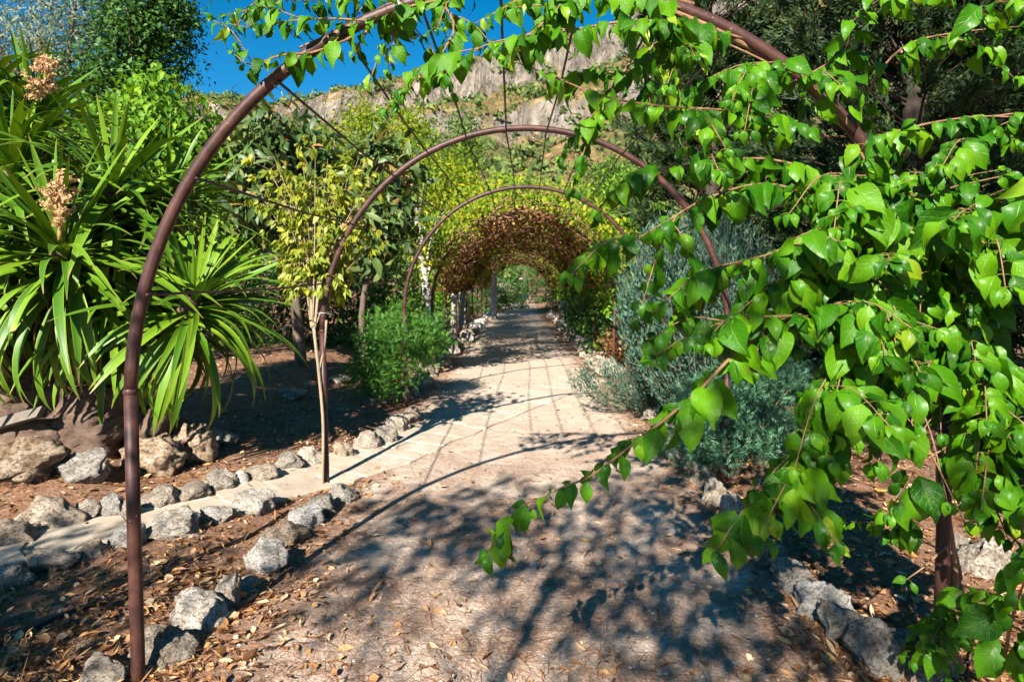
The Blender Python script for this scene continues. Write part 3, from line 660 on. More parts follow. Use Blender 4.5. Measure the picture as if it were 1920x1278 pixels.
VT = [vleaf(s_, nw) for s_, nw in zip(range(1, 17), (1.0, .92, .98, 1.04, .90, .86, .92, .84, .82, .78, .88, .76, .70, .64, .74, .60))]     # broad to narrow
VM = [mesh_uv(t, M['vine']) for t in VT]; VTIP = [mesh_uv(vleaf(s_, nw), M['vine_tip']) for s_, nw in ((21, .62), (22, .55), (23, .66), (24, .5))]

def grow(thing, specs, base_size, dens, side_n, limit, seed):
    rr = random.Random(seed); leaves = []; pets = []
    todo = []
    for sp in specs:
        pts = [P(*q) for q in sp['p']]; n = max(8, int(sum(np.linalg.norm(pts[i + 1] - pts[i]) for i in range(len(pts) - 1)) / .04)); todo.append((catmull(pts, n), sp.get('r', .006), sp.get('s', 1.0), sp.get('side', side_n), sp.get('from', .08), sp.get('d', 1.0)))
    for (cv, r, sz, sn, fr, dn) in list(todo):
        for _ in range(sn):
            k = int(len(cv) * rr.uniform(.12, .92)); tg = nrm(cv[min(k + 1, len(cv) - 1)] - cv[k - 1])
            d = nrm(tg * .7 + np.array([rr.gauss(0, .7), rr.gauss(-.25, .45), rr.gauss(-.15, .5)])); ln = rr.uniform(.16, .36)
            sc = catmull([cv[k], cv[k] + d * ln * .5 + [0, 0, .015], cv[k] + d * ln + [0, 0, -.05]], 8); todo.append((sc, .0028, sz * .92, 0, .15, dn))
    for bi, (cv, r, sz, _, fr, dn) in enumerate(todo):
        b = MB(); b.tube(cv, np.linspace(r, .0016, len(cv)), 6); bo = b.build('branch', M['twig'], thing); bo.location = -np.array(thing.location)
        seg = np.linalg.norm(np.diff(cv, axis=0), axis=1); ln = seg.sum(); cum = np.concatenate([[0], np.cumsum(seg)])
        s = ln * fr; sd = 1
        while s < ln:
            k = min(np.searchsorted(cum, s), len(cv) - 1); q = cv[k]; tg = nrm(cv[min(k + 1, len(cv) - 1)] - cv[max(k - 1, 0)]); rem = (ln - s)
            lat = nrm(np.cross(tg, [0, 0, 1.0]) + 1e-6); sd = -sd
            tipk = min(1, .42 + .58 * rem / min(.42, ln * .55))
            ax = nrm(tg * rr.uniform(.1, .5) + lat * sd * rr.uniform(.15, .75) + np.array([0, 0, -1]) * rr.uniform(.45, 1.2) + np.array([rr.gauss(0, .18), rr.gauss(0, .18), 0]))
            nn = np.array([-.30 + rr.gauss(0, .60), -.70 + rr.gauss(0, .45), .62 + rr.gauss(0, .45)])
            size = base_size * sz * tipk * rr.uniform(.5, 1.22)
            pet = nrm(ax + [0, 0, .8] + lat * sd * .6) * rr.uniform(.012, .03)
            pu, pv = U0 + q[0] / q[1] * FPX, V0 - (q[2] - CAMH) / q[1] * FPX
            if abs(pu - 1768) < 52 and 740 < pv < 1120: s += .03; continue           # the post stands clear here
            leaves.append((bo, q + pet, ax, nn, size, rem < .10)); pets.append((bi, q, q + pet)); s += rr.uniform(.015, .027) / dn
        for _ in range(3):
            leaves.append((bo, cv[-1], nrm(tg + np.array([rr.gauss(0, .5), rr.gauss(0, .4), rr.gauss(-.2, .4)])), np.array([-.3, -.8, .6]), base_size * sz * rr.uniform(.3, .5), True))
    b = MB()
    for (_, q, e) in pets: b.tube([q, (q + e) / 2 + [0, 0, .003], e], [.0014, .0011, .0009], 3, False)
    o = b.build('leaf_stalks', M['stalk'], thing); o['kind'] = 'stuff'; o.location = -np.array(thing.location)
    # those that show largest get their own object
    def vis(l):
        y = max(l[1][1], .3); u = U0 + l[1][0] / y * FPX; v = V0 - (l[1][2] - CAMH) / y * FPX
        return (l[4] / y) * (1 if -30 < u < 1950 and -60 < v < 1310 else .05) * rr.uniform(.85, 1.15)
    leaves.sort(key=vis, reverse=True)
    for (bo, q, ax, nn, size, tip) in leaves[:limit]:
        F = frames(ax, nn); k_ = min(15, max(0, int((1 - size / (base_size * 1.25)) * 16 + rr.uniform(-4, 4)))); me = rr.choice(VTIP) if tip else VM[k_]; o = link('leaf', me, bo)
        o.matrix_local = Matrix(((F[0][0] * size, F[0][1] * size, F[0][2] * size, q[0]), (F[1][0] * size, F[1][1] * size, F[1][2] * size, q[1]), (F[2][0] * size, F[2][1] * size, F[2][2] * size, q[2]), (0, 0, 0, 1)))
    rest = leaves[limit:]
    if rest:
        pos = np.array([l[1] for l in rest]); F = frames(np.array([l[2] for l in rest]), np.array([l[3] for l in rest])); sz = np.array([l[4] for l in rest])
        o = cloud('foliage', vleaf(10, .82, 6, 4), pos, F, sz, M['vine'], thing, True); o['kind'] = 'stuff'; o.location = -np.array(thing.location)
    return len(leaves)
rv_ = root('climbing_vine', 'glossy green vine climbing the near right post with long arching leafy shoots', 'vine', loc=(1.72, 2.45, 0))
specs = [
 dict(p=[(1760, 560, 2.35), (1640, 560, 2.1), (1520, 578, 1.95), (1400, 645, 1.85), (1300, 742, 1.8), (1200, 822, 1.78), (1110, 890, 1.75), (1050, 915, 1.75), (990, 950, 1.75)], r=.008, side=3, d=.95),
 dict(p=[(1690, 420, 2.35), (1560, 380, 2.15), (1440, 345, 2.05), (1330, 370, 2.0), (1250, 415, 1.95), (1190, 448, 1.95), (1130, 458, 1.95)], side=3, d=.9),
 dict(p=[(1690, 420, 2.35), (1560, 335, 2.2), (1450, 300, 2.15), (1360, 300, 2.1), (1280, 310, 2.1), (1200, 340, 2.1)], side=3),
 dict(p=[(1560, 260, 2.38), (1440, 215, 2.25), (1330, 205, 2.15), (1230, 198, 2.1), (1130, 180, 2.1), (1040, 145, 2.1), (955, 112, 2.1)], side=1, d=.75, s=.9),
 dict(p=[(1740, 520, 2.35), (1620, 490, 2.05), (1520, 455, 1.9), (1430, 480, 1.85), (1335, 505, 1.85)], side=4, s=1.1),
 dict(p=[(1600, 560, 2.1), (1500, 590, 1.9), (1400, 595, 1.85), (1310, 620, 1.85), (1225, 668, 1.85)], side=2),
 dict(p=[(1770, 650, 2.35), (1700, 715, 2.1), (1620, 770, 1.95), (1540, 840, 1.9), (1470, 905, 1.85), (1405, 970, 1.85)], side=4, s=1.2),
 dict(p=[(1770, 650, 2.35), (1690, 670, 2.1), (1610, 720, 2.0), (1560, 790, 1.95), (1530, 870, 1.9)], side=4, s=1.2),
 dict(p=[(1700, 420, 2.35), (1760, 330, 2.2), (1830, 260, 2.1), (1920, 215, 2.0)], side=3),
 dict(p=[(1640, 300, 2.38), (1700, 245, 2.25), (1780, 225, 2.15), (1860, 218, 2.05), (1960, 225, 2.0)], side=2),
 dict(p=[(1600, 250, 2.4), (1640, 150, 2.3), (1700, 85, 2.2), (1790, 62, 2.1), (1910, 50, 2.0)], side=2, d=.8),
 dict(p=[(1780, 600, 2.35), (1830, 480, 2.1), (1880, 410, 1.9), (1950, 370, 1.8)], side=4, s=1.2),
 dict(p=[(1790, 640, 2.3), (1850, 560, 2.0), (1930, 490, 1.8)], side=4, s=1.2),
 dict(p=[(1780, 800, 2.35), (1840, 820, 2.1), (1900, 880, 1.9), (1960, 960, 1.7)], side=3, s=1.25),
 dict(p=[(1800, 780, 2.35), (1850, 860, 2.1), (1905, 960, 2.0), (1935, 1040, 1.95)], side=2, s=1.15), dict(p=[(1800, 860, 2.36), (1840, 900, 2.25), (1870, 960, 2.15), (1890, 1010, 2.1)], side=1, s=1.0), dict(p=[(1800, 700, 2.35), (1860, 760, 2.0), (1910, 850, 1.9)], side=3, s=1.2),
 dict(p=[(1778, 950, 2.35), (1735, 970, 2.25), (1685, 1000, 2.2)], side=1), dict(p=[(1776, 1020, 2.35), (1735, 1060, 2.28), (1700, 1085, 2.25)], side=1, s=.9),
 dict(p=[(1772, 1200, 2.38), (1820, 1110, 2.2), (1890, 1120, 2.0)], side=1, s=.95), dict(p=[(1770, 1230, 2.36), (1725, 1200, 2.3), (1715, 1235, 2.25)], side=1, s=.8), dict(p=[(1770, 1160, 2.36), (1790, 1140, 2.2), (1800, 1190, 2.1)], side=1, s=.9),
 dict(p=[(1880, 1250, 1.9), (1900, 1150, 1.75), (1940, 1040, 1.55)], side=1, s=1.15),
 dict(p=[(1760, 560, 2.35), (1680, 590, 2.0), (1610, 630, 1.95), (1560, 690, 1.92), (1530, 760, 1.9)], side=4, s=1.1), dict(p=[(1740, 480, 2.35), (1680, 425, 2.0), (1620, 390, 1.95), (1550, 400, 1.92)], side=4, s=1.2),
 dict(p=[(1750, 480, 2.35), (1780, 435, 1.95), (1830, 415, 1.85), (1870, 450, 1.8)], side=4, s=1.2), dict(p=[(1790, 600, 2.35), (1750, 665, 2.0), (1720, 750, 1.95), (1700, 830, 1.92)], side=4, s=1.2), dict(p=[(1790, 640, 2.35), (1840, 690, 2.0), (1875, 780, 1.9)], side=4, s=1.2),
 dict(p=[(1740, 500, 2.35), (1660, 510, 1.95), (1600, 560, 1.9), (1590, 640, 1.9)], side=4, s=1.2), dict(p=[(1650, 320, 2.38), (1620, 330, 2.1), (1540, 330, 2.0), (1480, 400, 1.95)], side=3), dict(p=[(1660, 330, 2.38), (1720, 370, 2.1), (1790, 350, 2.0), (1880, 330, 1.9)], side=3, s=1.1),
 dict(p=[(1560, 220, 2.4), (1490, 130, 2.35), (1400, 120, 2.25), (1320, 150, 2.2)], side=3, s=.95), dict(p=[(1500, 150, 2.4), (1580, 100, 2.3), (1600, 40, 2.2), (1660, -20, 2.1)], side=2, s=.95),
]
_r = random.Random(41)
for _ in range(16):
    v0 = _r.uniform(400, 760); a_ = (1765 + _r.uniform(-15, 25), v0, 2.34); e_ = (_r.uniform(1440, 1900), min(900, v0 + _r.uniform(-60, 230)), _r.uniform(1.85, 2.1))
    specs.append(dict(p=[a_, ((a_[0] + e_[0]) / 2 + _r.uniform(-30, 30), (a_[1] + e_[1]) / 2 - _r.uniform(20, 70), (a_[2] + e_[2]) / 2 - .08), e_], side=3, s=1.15))
stem = [(1775, 1330, 2.44), (1790, 1100, 2.43), (1768, 900, 2.43), (1782, 740, 2.42), (1760, 600, 2.45), (1715, 450, 2.44), (1640, 300, 2.42), (1555, 195, 2.37), (1450, 118, 2.44), (1340, 55, 2.36), (1220, 5, 2.42), (1100, -40, 2.4), (980, -50, 2.42)]
b = MB(); b.tube(catmull([P(*q) for q in stem], 90), np.linspace(.017, .007, 90), 8); b.tube(catmull([P(q[0] + 14 * math.sin(i * 1.9), q[1] + 10, q[2] - .03 * math.cos(i * 2.3)) for i, q in enumerate(stem[:10])], 70), np.linspace(.010, .004, 70), 7)
o = b.build('stem', M['twig'], rv_); o.location = -np.array(rv_.location)
NL1 = grow(rv_, specs, .124, 1.0, 5, 300, 3)
tv_ = root('climbing_vine', 'leafy vine trailing over the top of the near arch against the sky', 'vine', loc=(0.1, 2.41, 2.7))
tspecs = [
 dict(p=[(1400, 75, 2.4), (1290, 45, 2.25), (1180, 40, 2.15), (1080, 55, 2.1), (980, 68, 2.05), (900, 90, 2.05), (835, 140, 2.05)], s=.95, side=3, d=.85), dict(p=[(1290, 20, 2.4), (1180, -12, 2.3), (1060, 5, 2.2), (960, 15, 2.2)], s=1.0, side=3, d=.8),
 dict(p=[(1180, 120, 2.35), (1135, 185, 2.3), (1095, 235, 2.3), (1050, 295, 2.3)], s=.8, side=1), dict(p=[(1300, 40, 2.38), (1230, 80, 2.3), (1190, 130, 2.3), (1120, 140, 2.25)], s=.95, side=3), dict(p=[(1350, 70, 2.4), (1280, 100, 2.3), (1250, 160, 2.25)], s=.95, side=3),
 dict(p=[(830, 0, 2.4), (760, 15, 2.35), (700, 38, 2.35), (620, 35, 2.35), (540, 40, 2.4), (480, 52, 2.4), (430, 45, 2.4)], s=.82, side=3), dict(p=[(660, 70, 2.38), (590, 98, 2.35), (530, 103, 2.35), (470, 122, 2.35), (438, 100, 2.35)], s=.78, side=1, d=.9),
 dict(p=[(745, 20, 2.4), (738, 80, 2.35), (728, 130, 2.35)], s=.82, side=1), dict(p=[(690, 55, 2.4), (672, 85, 2.4), (665, 105, 2.4)], s=.76, side=0), dict(p=[(640, 68, 2.4), (625, 95, 2.4)], s=.76, side=0), dict(p=[(830, 5, 2.4), (852, 50, 2.35), (832, 95, 2.3), (800, 130, 2.3)], s=.75, side=2),
 dict(p=[(930, -15, 2.4), (800, -5, 2.45), (700, -8, 2.5), (600, 0, 2.5), (490, 0, 2.5)], s=.82, side=4), dict(p=[(1010, -22, 2.4), (945, 15, 2.3), (890, 45, 2.3)], s=.85, side=1), dict(p=[(1100, -22, 2.4), (1040, 20, 2.2), (1000, 60, 2.15), (940, 80, 2.1)], s=.85, side=1, d=.8), dict(p=[(780, 0, 2.42), (770, 50, 2.42), (790, 70, 2.42)], s=.8, side=1)]
b = MB(); b.tube(catmull([P(*q) for q in [(1300, 10, 2.4), (1150, -45, 2.38), (1000, -60, 2.42), (860, -25, 2.39), (740, 5, 2.42), (640, 55, 2.38), (560, 90, 2.42)]], 50), np.linspace(.012, .004, 50), 7); o = b.build('stem', M['twig'], tv_); o.location = -np.array(tv_.location)
NL2 = grow(tv_, tspecs, .122, 1.0, 2, 300, 9)
print('vine leaves', NL1, NL2)

# ------------------------------------------------------------------ trees and shrubs
def fill(blobs, ncl, per, sig, shell=0.45, seedgap=0.0):
    """clumps of leaf positions inside ellipsoids; returns positions, outward directions and clump centres"""
    vol = np.array([b[3] * b[4] * b[5] for b in blobs]); vol = vol ** .8 / (vol ** .8).sum(); cs = []; out = []
    for b, w in zip(blobs, vol):
        k = max(2, int(ncl * w)); d = rdir(k); r = rng.random((k, 1)) ** shell
        cs.append(np.array(b[:3]) + d * r * np.array(b[3:6])); out.append(d)
    cs = np.concatenate(cs); out = np.concatenate(out); m = len(cs)
    sc = sig * (0.6 + .8 * rng.random((m, 1)))
    off = rng.normal(size=(m * per, 3)) * np.repeat(sc, per, 0) * np.array([1, 1, .75])
    return np.repeat(cs, per, 0) + off, nrm(np.repeat(out, per, 0) + nrm(off) * .8), cs
def tree(name, label, cat, base, blobs, ncl, per, sig, T, size, mat, barkm='bark', r0=.12, lean=(0, 0), group=None, droop=.5, limbs=10, shell=.45, trunk_top=None, stems=1):
    base = np.array(base, float); rt = root(name, label, cat, group, loc=tuple(base))
    pos, od, cs = fill(blobs, ncl, per, sig, shell)
    n = len(pos); d = nrm(rdir(n) + od * .5 + np.array([0, 0, -droop])); nn = od * .7 + rdir(n) * .6 + np.array([0, 0, .5])
    cr = cloud('crown', T, pos, frames(d, nn), size * (.65 + .7 * rng.random(n)), M[mat], rt, inv=base)
    cr['kind'] = 'stuff'
    b = MB(); top = np.array(trunk_top if trunk_top is not None else np.mean([q[:3] for q in blobs], 0))
    for s in range(stems):
        o2 = np.array([random.uniform(-.12, .12), random.uniform(-.12, .12), 0]) * (stems > 1); tp = top + (np.array([random.uniform(-.4, .4), random.uniform(-.3, .3), random.uniform(-.2, .4)]) if stems > 1 else 0)
        ax = catmull([base + o2 + [0, 0, -.1], base + o2 + (tp - base) * .35 + [lean[0], lean[1], 0], base + (tp - base) * .7 + [lean[0] * .6, lean[1] * .6, 0], tp], 14) - base
        b.tube(ax, np.linspace(r0, r0 * .4, 14) * (1 if stems == 1 else .6), 9)
        for q in cs[rng.choice(len(cs), min(limbs, len(cs)), replace=False)]:
            k = random.randint(5, 12); st = ax[k]; q = q - base; b.tube(catmull([st, st * .5 + q * .5 + [0, 0, .08 * np.linalg.norm(q - st)], q], 7), np.linspace(r0 * .34, r0 * .05, 7), 5, False)
    b.build('trunk', M[barkm], rt); return rt
def g(x, y): return float(Hz(x, y))
# young lime green tree at the second left post
yt = root('young_tree', 'slender young tree with yellow green drooping leaves tied to the second left post', 'tree', loc=(-1.50, 4.78, 0))
b = MB(); st = catmull([P(604, 925, 4.78), P(606, 800, 4.78), P(598, 700, 4.8), P(588, 612, 4.8)], 16); b.tube(st, np.linspace(.012, .013, 16), 8); b.tube(catmull([P(597, 700, 4.8), P(608, 650, 4.83), P(612, 600, 4.83)], 6), .009, 6)
pts = []; dirs = []
for i in range(40):
    q0 = st[-1] + rdir(1)[0] * .02; tu, tv2 = random.uniform(490, 715), random.uniform(285, 470); q2 = P(tu, tv2, 5.12 + random.uniform(-.24, .3)); q1 = q0 * .5 + q2 * .5 + np.array([(q0[0] - q2[0]) * .22, 0, -.02]); cv = catmull([q0, q1, q2], 12); b.tube(cv, np.linspace(.008, .002, 12), 5, False)
    for j in range(13):
        k = random.randint(4, 11); d = nrm(rdir(1)[0] + (q2 - q0) * .6); e = cv[k] + d * random.uniform(.06, .2); b.tube([cv[k], e], [.002, .001], 3, False)
        for _ in range(7): pts.append(e + rdir(1)[0] * .035 * random.random()); dirs.append(d * .5 + np.array([0, 0, -.9]) + rdir(1)[0] * .5)
pts = np.array(pts); dirs = nrm(np.array(dirs)); n = len(pts)
o = b.build('trunk', M['graytwig'], yt); o.location = -np.array(yt.location)
cloud('crown', T_SIMPLE, pts, frames(dirs, rdir(n) * .8 + np.array([-.2, -.6, .6])), .05 + .04 * rng.random(n), M['lime'], yt, inv=np.array(yt.location))['kind'] = 'stuff'
b = MB(); q = P(607, 590, 4.8); b.tube([q + np.array([.06 * math.cos(a), .05 * math.sin(a), .02 * a / 6]) for a in np.linspace(0, 7, 24)], .002, 4); tag(b.build('wire_loop', M['wire']), 'thin wire loop tying the young tree to the second left post', 'wire')
# loquat trees
def blob(u, v, Y, ru_, rv2, ry=None): c = P(u, v, Y); k = Y / FPX; return (*c, ru_ * k, ry if ry else ru_ * k, rv2 * k)
T_LOQ = ([(0, 0, 0), (-.13, .3, .03), (0, .33, 0), (.13, .3, .03), (-.12, .68, -.02), (0, .7, -.06), (.12, .68, -.02), (0, 1, -.2)], [(0, 2, 1), (0, 3, 2), (1, 2, 5, 4), (2, 3, 6, 5), (4, 5, 7), (5, 6, 7)])
tree('loquat_tree', 'loquat tree with dark leathery drooping leaves behind the yucca', 'tree', (-3.43, 10.0, g(-3.43, 10)), [blob(520, 290, 9.6, 110, 85), blob(480, 380, 9.4, 80, 70), blob(600, 350, 9.8, 70, 60)], 120, 16, .16, T_LOQ, .27, 'loquat', 'bark', .10, group='loquat trees')
tree('loquat_tree', 'smaller loquat tree with hanging dark leaves beside the second hoop', 'tree', (-2.2, 9.6, g(-2.2, 9.6)), [blob(735, 300, 9.3, 62, 45), blob(715, 400, 9.2, 60, 55), blob(690, 470, 9.2, 45, 40)], 70, 15, .13, T_LOQ, .26, 'loquat', 'bark', .06, group='loquat trees', lean=(-.2, 0))
# upper left trees
tree('olive_tree', 'silvery olive tree high behind the yucca in the corner of the sky', 'tree', (-8.2, 11.5, .4), [blob(95, 70, 10.5, 150, 120), blob(-60, 120, 10.5, 130, 150), blob(190, 20, 10.8, 110, 90)], 420, 34, .20, T_NARROW, .10, 'olive', 'bark', .2)
tree('ivy_tree', 'dark ivy covered tree standing out against the blue sky', 'tree', (-6.6, 10.8, .4), [blob(275, 60, 10.4, 75, 120), blob(240, 170, 10.4, 90, 80), blob(325, 20, 10.4, 35, 60)], 400, 34, .17, T_SIMPLE, .09, 'darkivy', 'bark', .18)
tree('creeper_mound', 'bright green creeper mound tumbling down below the dark ivy tree', 'creeper', (-5.6, 9.6, .3), [blob(300, 215, 9.2, 85, 70), blob(365, 270, 9.3, 50, 55), blob(230, 260, 9.0, 90, 70), blob(330, 350, 9.4, 90, 70), blob(420, 430, 9.6, 90, 60)], 400, 26, .13, T_SIMPLE, .115, 'creeper', 'bark', .1, droop=1.2, shell=.3)
tree('broadleaf_tree', 'shady green tree filling the gap behind the yucca heads', 'tree', (-8.8, 9.5, .3), [(-8.4, 9.5, 2.6, 2.2, 1.2, 2.0), (-6.2, 9.9, 1.6, 1.6, .8, 1.3)], 260, 30, .28, T_SIMPLE, .13, 'midgreen', 'bark', .16)
tree('ivy_hedge', 'dense dark ivy hedge behind the leafy shrub and the litter bed', 'hedge', (-3.4, 13.2, .1), [(-4.6, 13.2, 1.2, 1.5, .7, 1.3), (-2.9, 13.0, 1.1, 1.0, .6, 1.2), (-6.8, 13.0, 1.2, 1.6, .7, 1.4)], 420, 34, .18, T_SIMPLE, .10, 'darkivy', 'bark', .05, shell=.3, limbs=20)
tree('leafy_shrub', 'fresh green feathery shrub at the foot of the third left post', 'shrub', (-1.75, 8.15, 0), [blob(745, 660, 8.15, 80, 62, .5), blob(705, 700, 8.0, 55, 45, .4), blob(795, 640, 8.4, 38, 42, .35), blob(735, 615, 8.2, 45, 45, .3)], 210, 36, .085, T_SPRAY, .085, 'fern', 'twig', .02, droop=-.5, shell=.35, stems=3, limbs=10)
tree('leafy_shrub', 'loose grey green shrub in the border beyond the fresh green shrub', 'shrub', (-1.55, 12.2, .0), [(-1.6, 12.0, .55, .45, .6, .55)], 80, 30, .09, T_SPRAY, .08, 'rosemary', 'twig', .02, droop=-.4, stems=3)
# silver shrub made of upright shoots
def shoots(name, label, base, n, h, spread, leafT, leafs, size, mat, hvar=.35, lean=(0, 0)):
    rt = root(name, label, 'shrub', loc=base); b = MB(); pos = []; dr = []
    for i in range(n):
        a = random.uniform(0, 6.283); rr = math.sqrt(random.random()); hh = h * random.uniform(1 - hvar, 1) * (1 - .30 * rr ** 2)
        q0 = np.array([.25 * rr * math.cos(a), .25 * rr * math.sin(a), 0]); q2 = np.array([spread * rr * math.cos(a) + lean[0], spread * rr * math.sin(a) + lean[1], hh]); q1 = q0 * .45 + q2 * .55 + np.array([.12 * spread * math.cos(a), .12 * spread * math.sin(a), -.06])
        cv = catmull([q0, q1, q2], 10); b.tube(cv, np.linspace(.005, .0015, 10), 3, False)
        t = rng.random(leafs) ** .75; k = t * 8.99; ki = k.astype(int); fr = (k - ki)[:, None]; pp = cv[ki] * (1 - fr) + cv[ki + 1] * fr; tg = nrm(cv[ki + 1] - cv[ki])
        pos.append(pp + rng.normal(size=pp.shape) * .028); dr.append(nrm(tg * 1.1 + rdir(leafs) * .75))
    pos = np.concatenate(pos); dr = np.concatenate(dr); m = len(pos)
    b.build('stems', M['graytwig'], rt)['kind'] = 'stuff'
    cloud('foliage', leafT, pos, frames(dr, rdir(m) + np.array([-.2, -.6, .4])), size * (.6 + .8 * rng.random(m)), M[mat], rt)['kind'] = 'stuff'
shoots('silver_shrub', 'tall silvery grey green shrub spilling over the border beside the path', (2.1, 6.6, .05), 420, 2.45, .9, T_NARROW, 125, .066, 'silver', lean=(-.12, -.2))
shoots('silver_shrub', 'low silvery shoots reaching out over the border stones onto the path', (1.62, 7.6, .05), 70, .75, .65, T_NARROW, 80, .055, 'silver', lean=(-.3, -.3))
tree('low_shrub', 'low blue green feathery shrub under the hanging vine shoots', 'shrub', (1.95, 5.2, .05), [(1.85, 5.15, .42, .5, .42, .42), (2.2, 5.4, .55, .5, .4, .5), (1.6, 5.0, .25, .3, .3, .25)], 280, 28, .07, T_SPRAY, .066, 'rosemary', 'twig', .02, droop=-.6, shell=.35, stems=3, limbs=8)
# dark conifers
def conifer(label, base, blobs, n, size, seed):
    rt = root('cypress_tree', label, 'tree', 'dark cypresses behind the vine', loc=base); base = np.array(base)
    vol = np.array([q[3] * q[4] * q[5] for q in blobs]); vol /= vol.sum(); pos = []; od = []; b = MB()
    zt = max(q[2] + q[5] * .8 for q in blobs); b.tube(np.array([base + [0, 0, -.2], base + [.05, 0, zt * .4], base + [0, 0, zt]]) - base, [.2, .14, .03], 10)
    for q, w in zip(blobs, vol):
        kb = max(4, int(n * w / 55)); dd = rdir(kb); rr = rng.random((kb, 1)) ** .35; cc = np.array(q[:3]) + dd * rr * np.array(q[3:6])
        for c, d in zip(cc, dd):                      # a bough: sprays strung along it
            o = nrm(d + np.array([0, 0, .35])); ln = random.uniform(.25, .6); t = rng.random((55, 1)); pos.append(c + o * (t - .6) * ln + rng.normal(size=(55, 3)) * .07 * (1.1 - t)); od.append(nrm(o + rdir(55) * .7))
            stp = np.array([base[0], base[1], max(base[2] + .3, c[2] - .5)]); b.tube(np.array([stp, c - o * .25, c + o * ln * .4]) - base, [.018, .010, .003], 4, False)
    pos = np.concatenate(pos); od = np.concatenate(od); m = len(pos)
    cloud('crown', T_SPRAY, pos, frames(od, rdir(m) + np.array([-.2, -.7, .5])), size * (.6 + .8 * rng.random(m)), M['cypress'], rt, inv=base)['kind'] = 'stuff'
    b.build('trunk', M['dark_bark'], rt)
conifer('dark cypress towering behind the vine in the upper right', (4.3, 6.6, .05), [(4.3, 6.5, 3.0, 1.6, 1.1, 2.6), (4.0, 6.4, 1.4, 1.3, 1.0, 1.1), (4.3, 6.6, 5.4, 1.7, 1.2, 1.6)], 20000, .185, 1)
conifer('dark cypress behind the silver shrub beside the second hoop', (3.0, 9.4, .05), [(3.0, 9.4, 2.6, 1.35, .9, 2.6), (3.1, 9.4, 5.0, 1.45, .9, 2.2), (3.6, 9.2, 1.2, 1.5, .9, 1.1)], 17500, .21, 2)
conifer('dark cypress at the far right edge behind the near post', (6.6, 6.2, .05), [(6.4, 6.0, 2.6, 1.6, 1.1, 2.4), (6.2, 5.8, 4.8, 1.6, 1.1, 1.8), (5.6, 5.6, 1.2, 1.3, .8, 1.0)], 13500, .185, 3)
conifer('dark cypress standing between the two nearer cypresses', (5.6, 9.8, .05), [(5.0, 9.8, 3.4, 2.0, .8, 3.2), (7.6, 9.4, 3.4, 2.2, .8, 3.2), (5.4, 9.8, 6.4, 2.6, .8, 1.8)], 11000, .33, 4)
# tunnel vine over the far arches
tun = root('climbing_vine', 'thick vine roofing the far arches, green outside and dry brown inside', 'vine', loc=(0.2, 9.5, 0))
def tunnel(name, n, y0, y1, a0, a1, r0, r1, T, size, mat, gate, lump=0.0, cut=.44):
    y = y0 + (y1 - y0) * rng.random(n); a = np.radians(a0 + (a1 - a0) * rng.random(n)); k = fbm(y * .8, a * 2.2 + gate, 3); keep = k + .12 * rng.random(n) > cut - .05 * np.sin(a)
    y, a = y[keep], a[keep]; m = len(y); r = r0 + (r1 - r0) * rng.random(m) ** .8 + .34 * (fbm(y * 1.4 + 5, a * 3, 3) - .45) + lump * np.cos(2 * np.pi * (y - 10.75) / 2.6)
    xc = np.interp(y, [q[0] for q in ARCH], [q[1] for q in ARCH]); zc = np.interp(y, [q[0] for q in ARCH], [q[2] for q in ARCH])
    rd = np.stack([-np.cos(a), np.zeros(m), np.sin(a)], 1); pos = np.stack([xc, y, zc], 1) + rd * r[:, None]
    d = nrm(rdir(m) + rd * .2 + np.array([0, -.2, -.9])); nn = rd * .6 + rdir(m) * .7 + np.array([-.2, -.7, .3])
    cloud(name, T, pos, frames(d, nn), size * (.6 + .8 * rng.random(m)), M[mat], tun, inv=np.array(tun.location))['kind'] = 'stuff'
tunnel('green_foliage', 19000, 9.2, 32, 12, 172, 1.54, 2.12, T_SIMPLE, .085, 'spring', 1.0)
tunnel('green_foliage', 9000, 10.5, 31, 140, 188, 1.5, 1.95, T_SIMPLE, .085, 'creeper', 5.0)
tunnel('dry_foliage', 26000, 12.3, 19.4, 8, 168, 1.50, 1.80, T_SIMPLE, .075, 'dryvine', 2.0, -.10, .30)
tunnel('dry_foliage', 14000, 22.0, 31.5, 10, 170, 1.45, 1.78, T_SIMPLE, .085, 'dryvine', 3.0, -.10, .30)
tunnel('green_foliage', 7000, 11.0, 30, 15, 172, 1.36, 1.70, T_SIMPLE, .07, 'spring', 8.0, -.15)
tunnel('green_foliage', 5200, 9.0, 12.6, 22, 165, 1.60, 1.98, T_SIMPLE, .085, 'spring', 6.0)
tunnel('dry_foliage', 2600, 10.4, 12.2, 60, 150, 1.52, 1.70, T_SIMPLE, .075, 'dryvine', 4.0)
b = MB()
for i in range(170):
    y = random.uniform(9.5, 30); a = np.radians(np.linspace(random.uniform(0, 60), random.uniform(100, 180), 14)); y2 = y + np.cumsum(rng.normal(0, .08, 14)); rr = 1.6 + np.cumsum(rng.normal(0, .04, 14))
    b.tube(np.stack([.2 - rr * np.cos(a), y2, 1.28 + rr * np.sin(a)], 1) - np.array(tun.location), random.uniform(.005, .014), 5, False)
b.build('stems', M['twig'], tun)['kind'] = 'stuff'
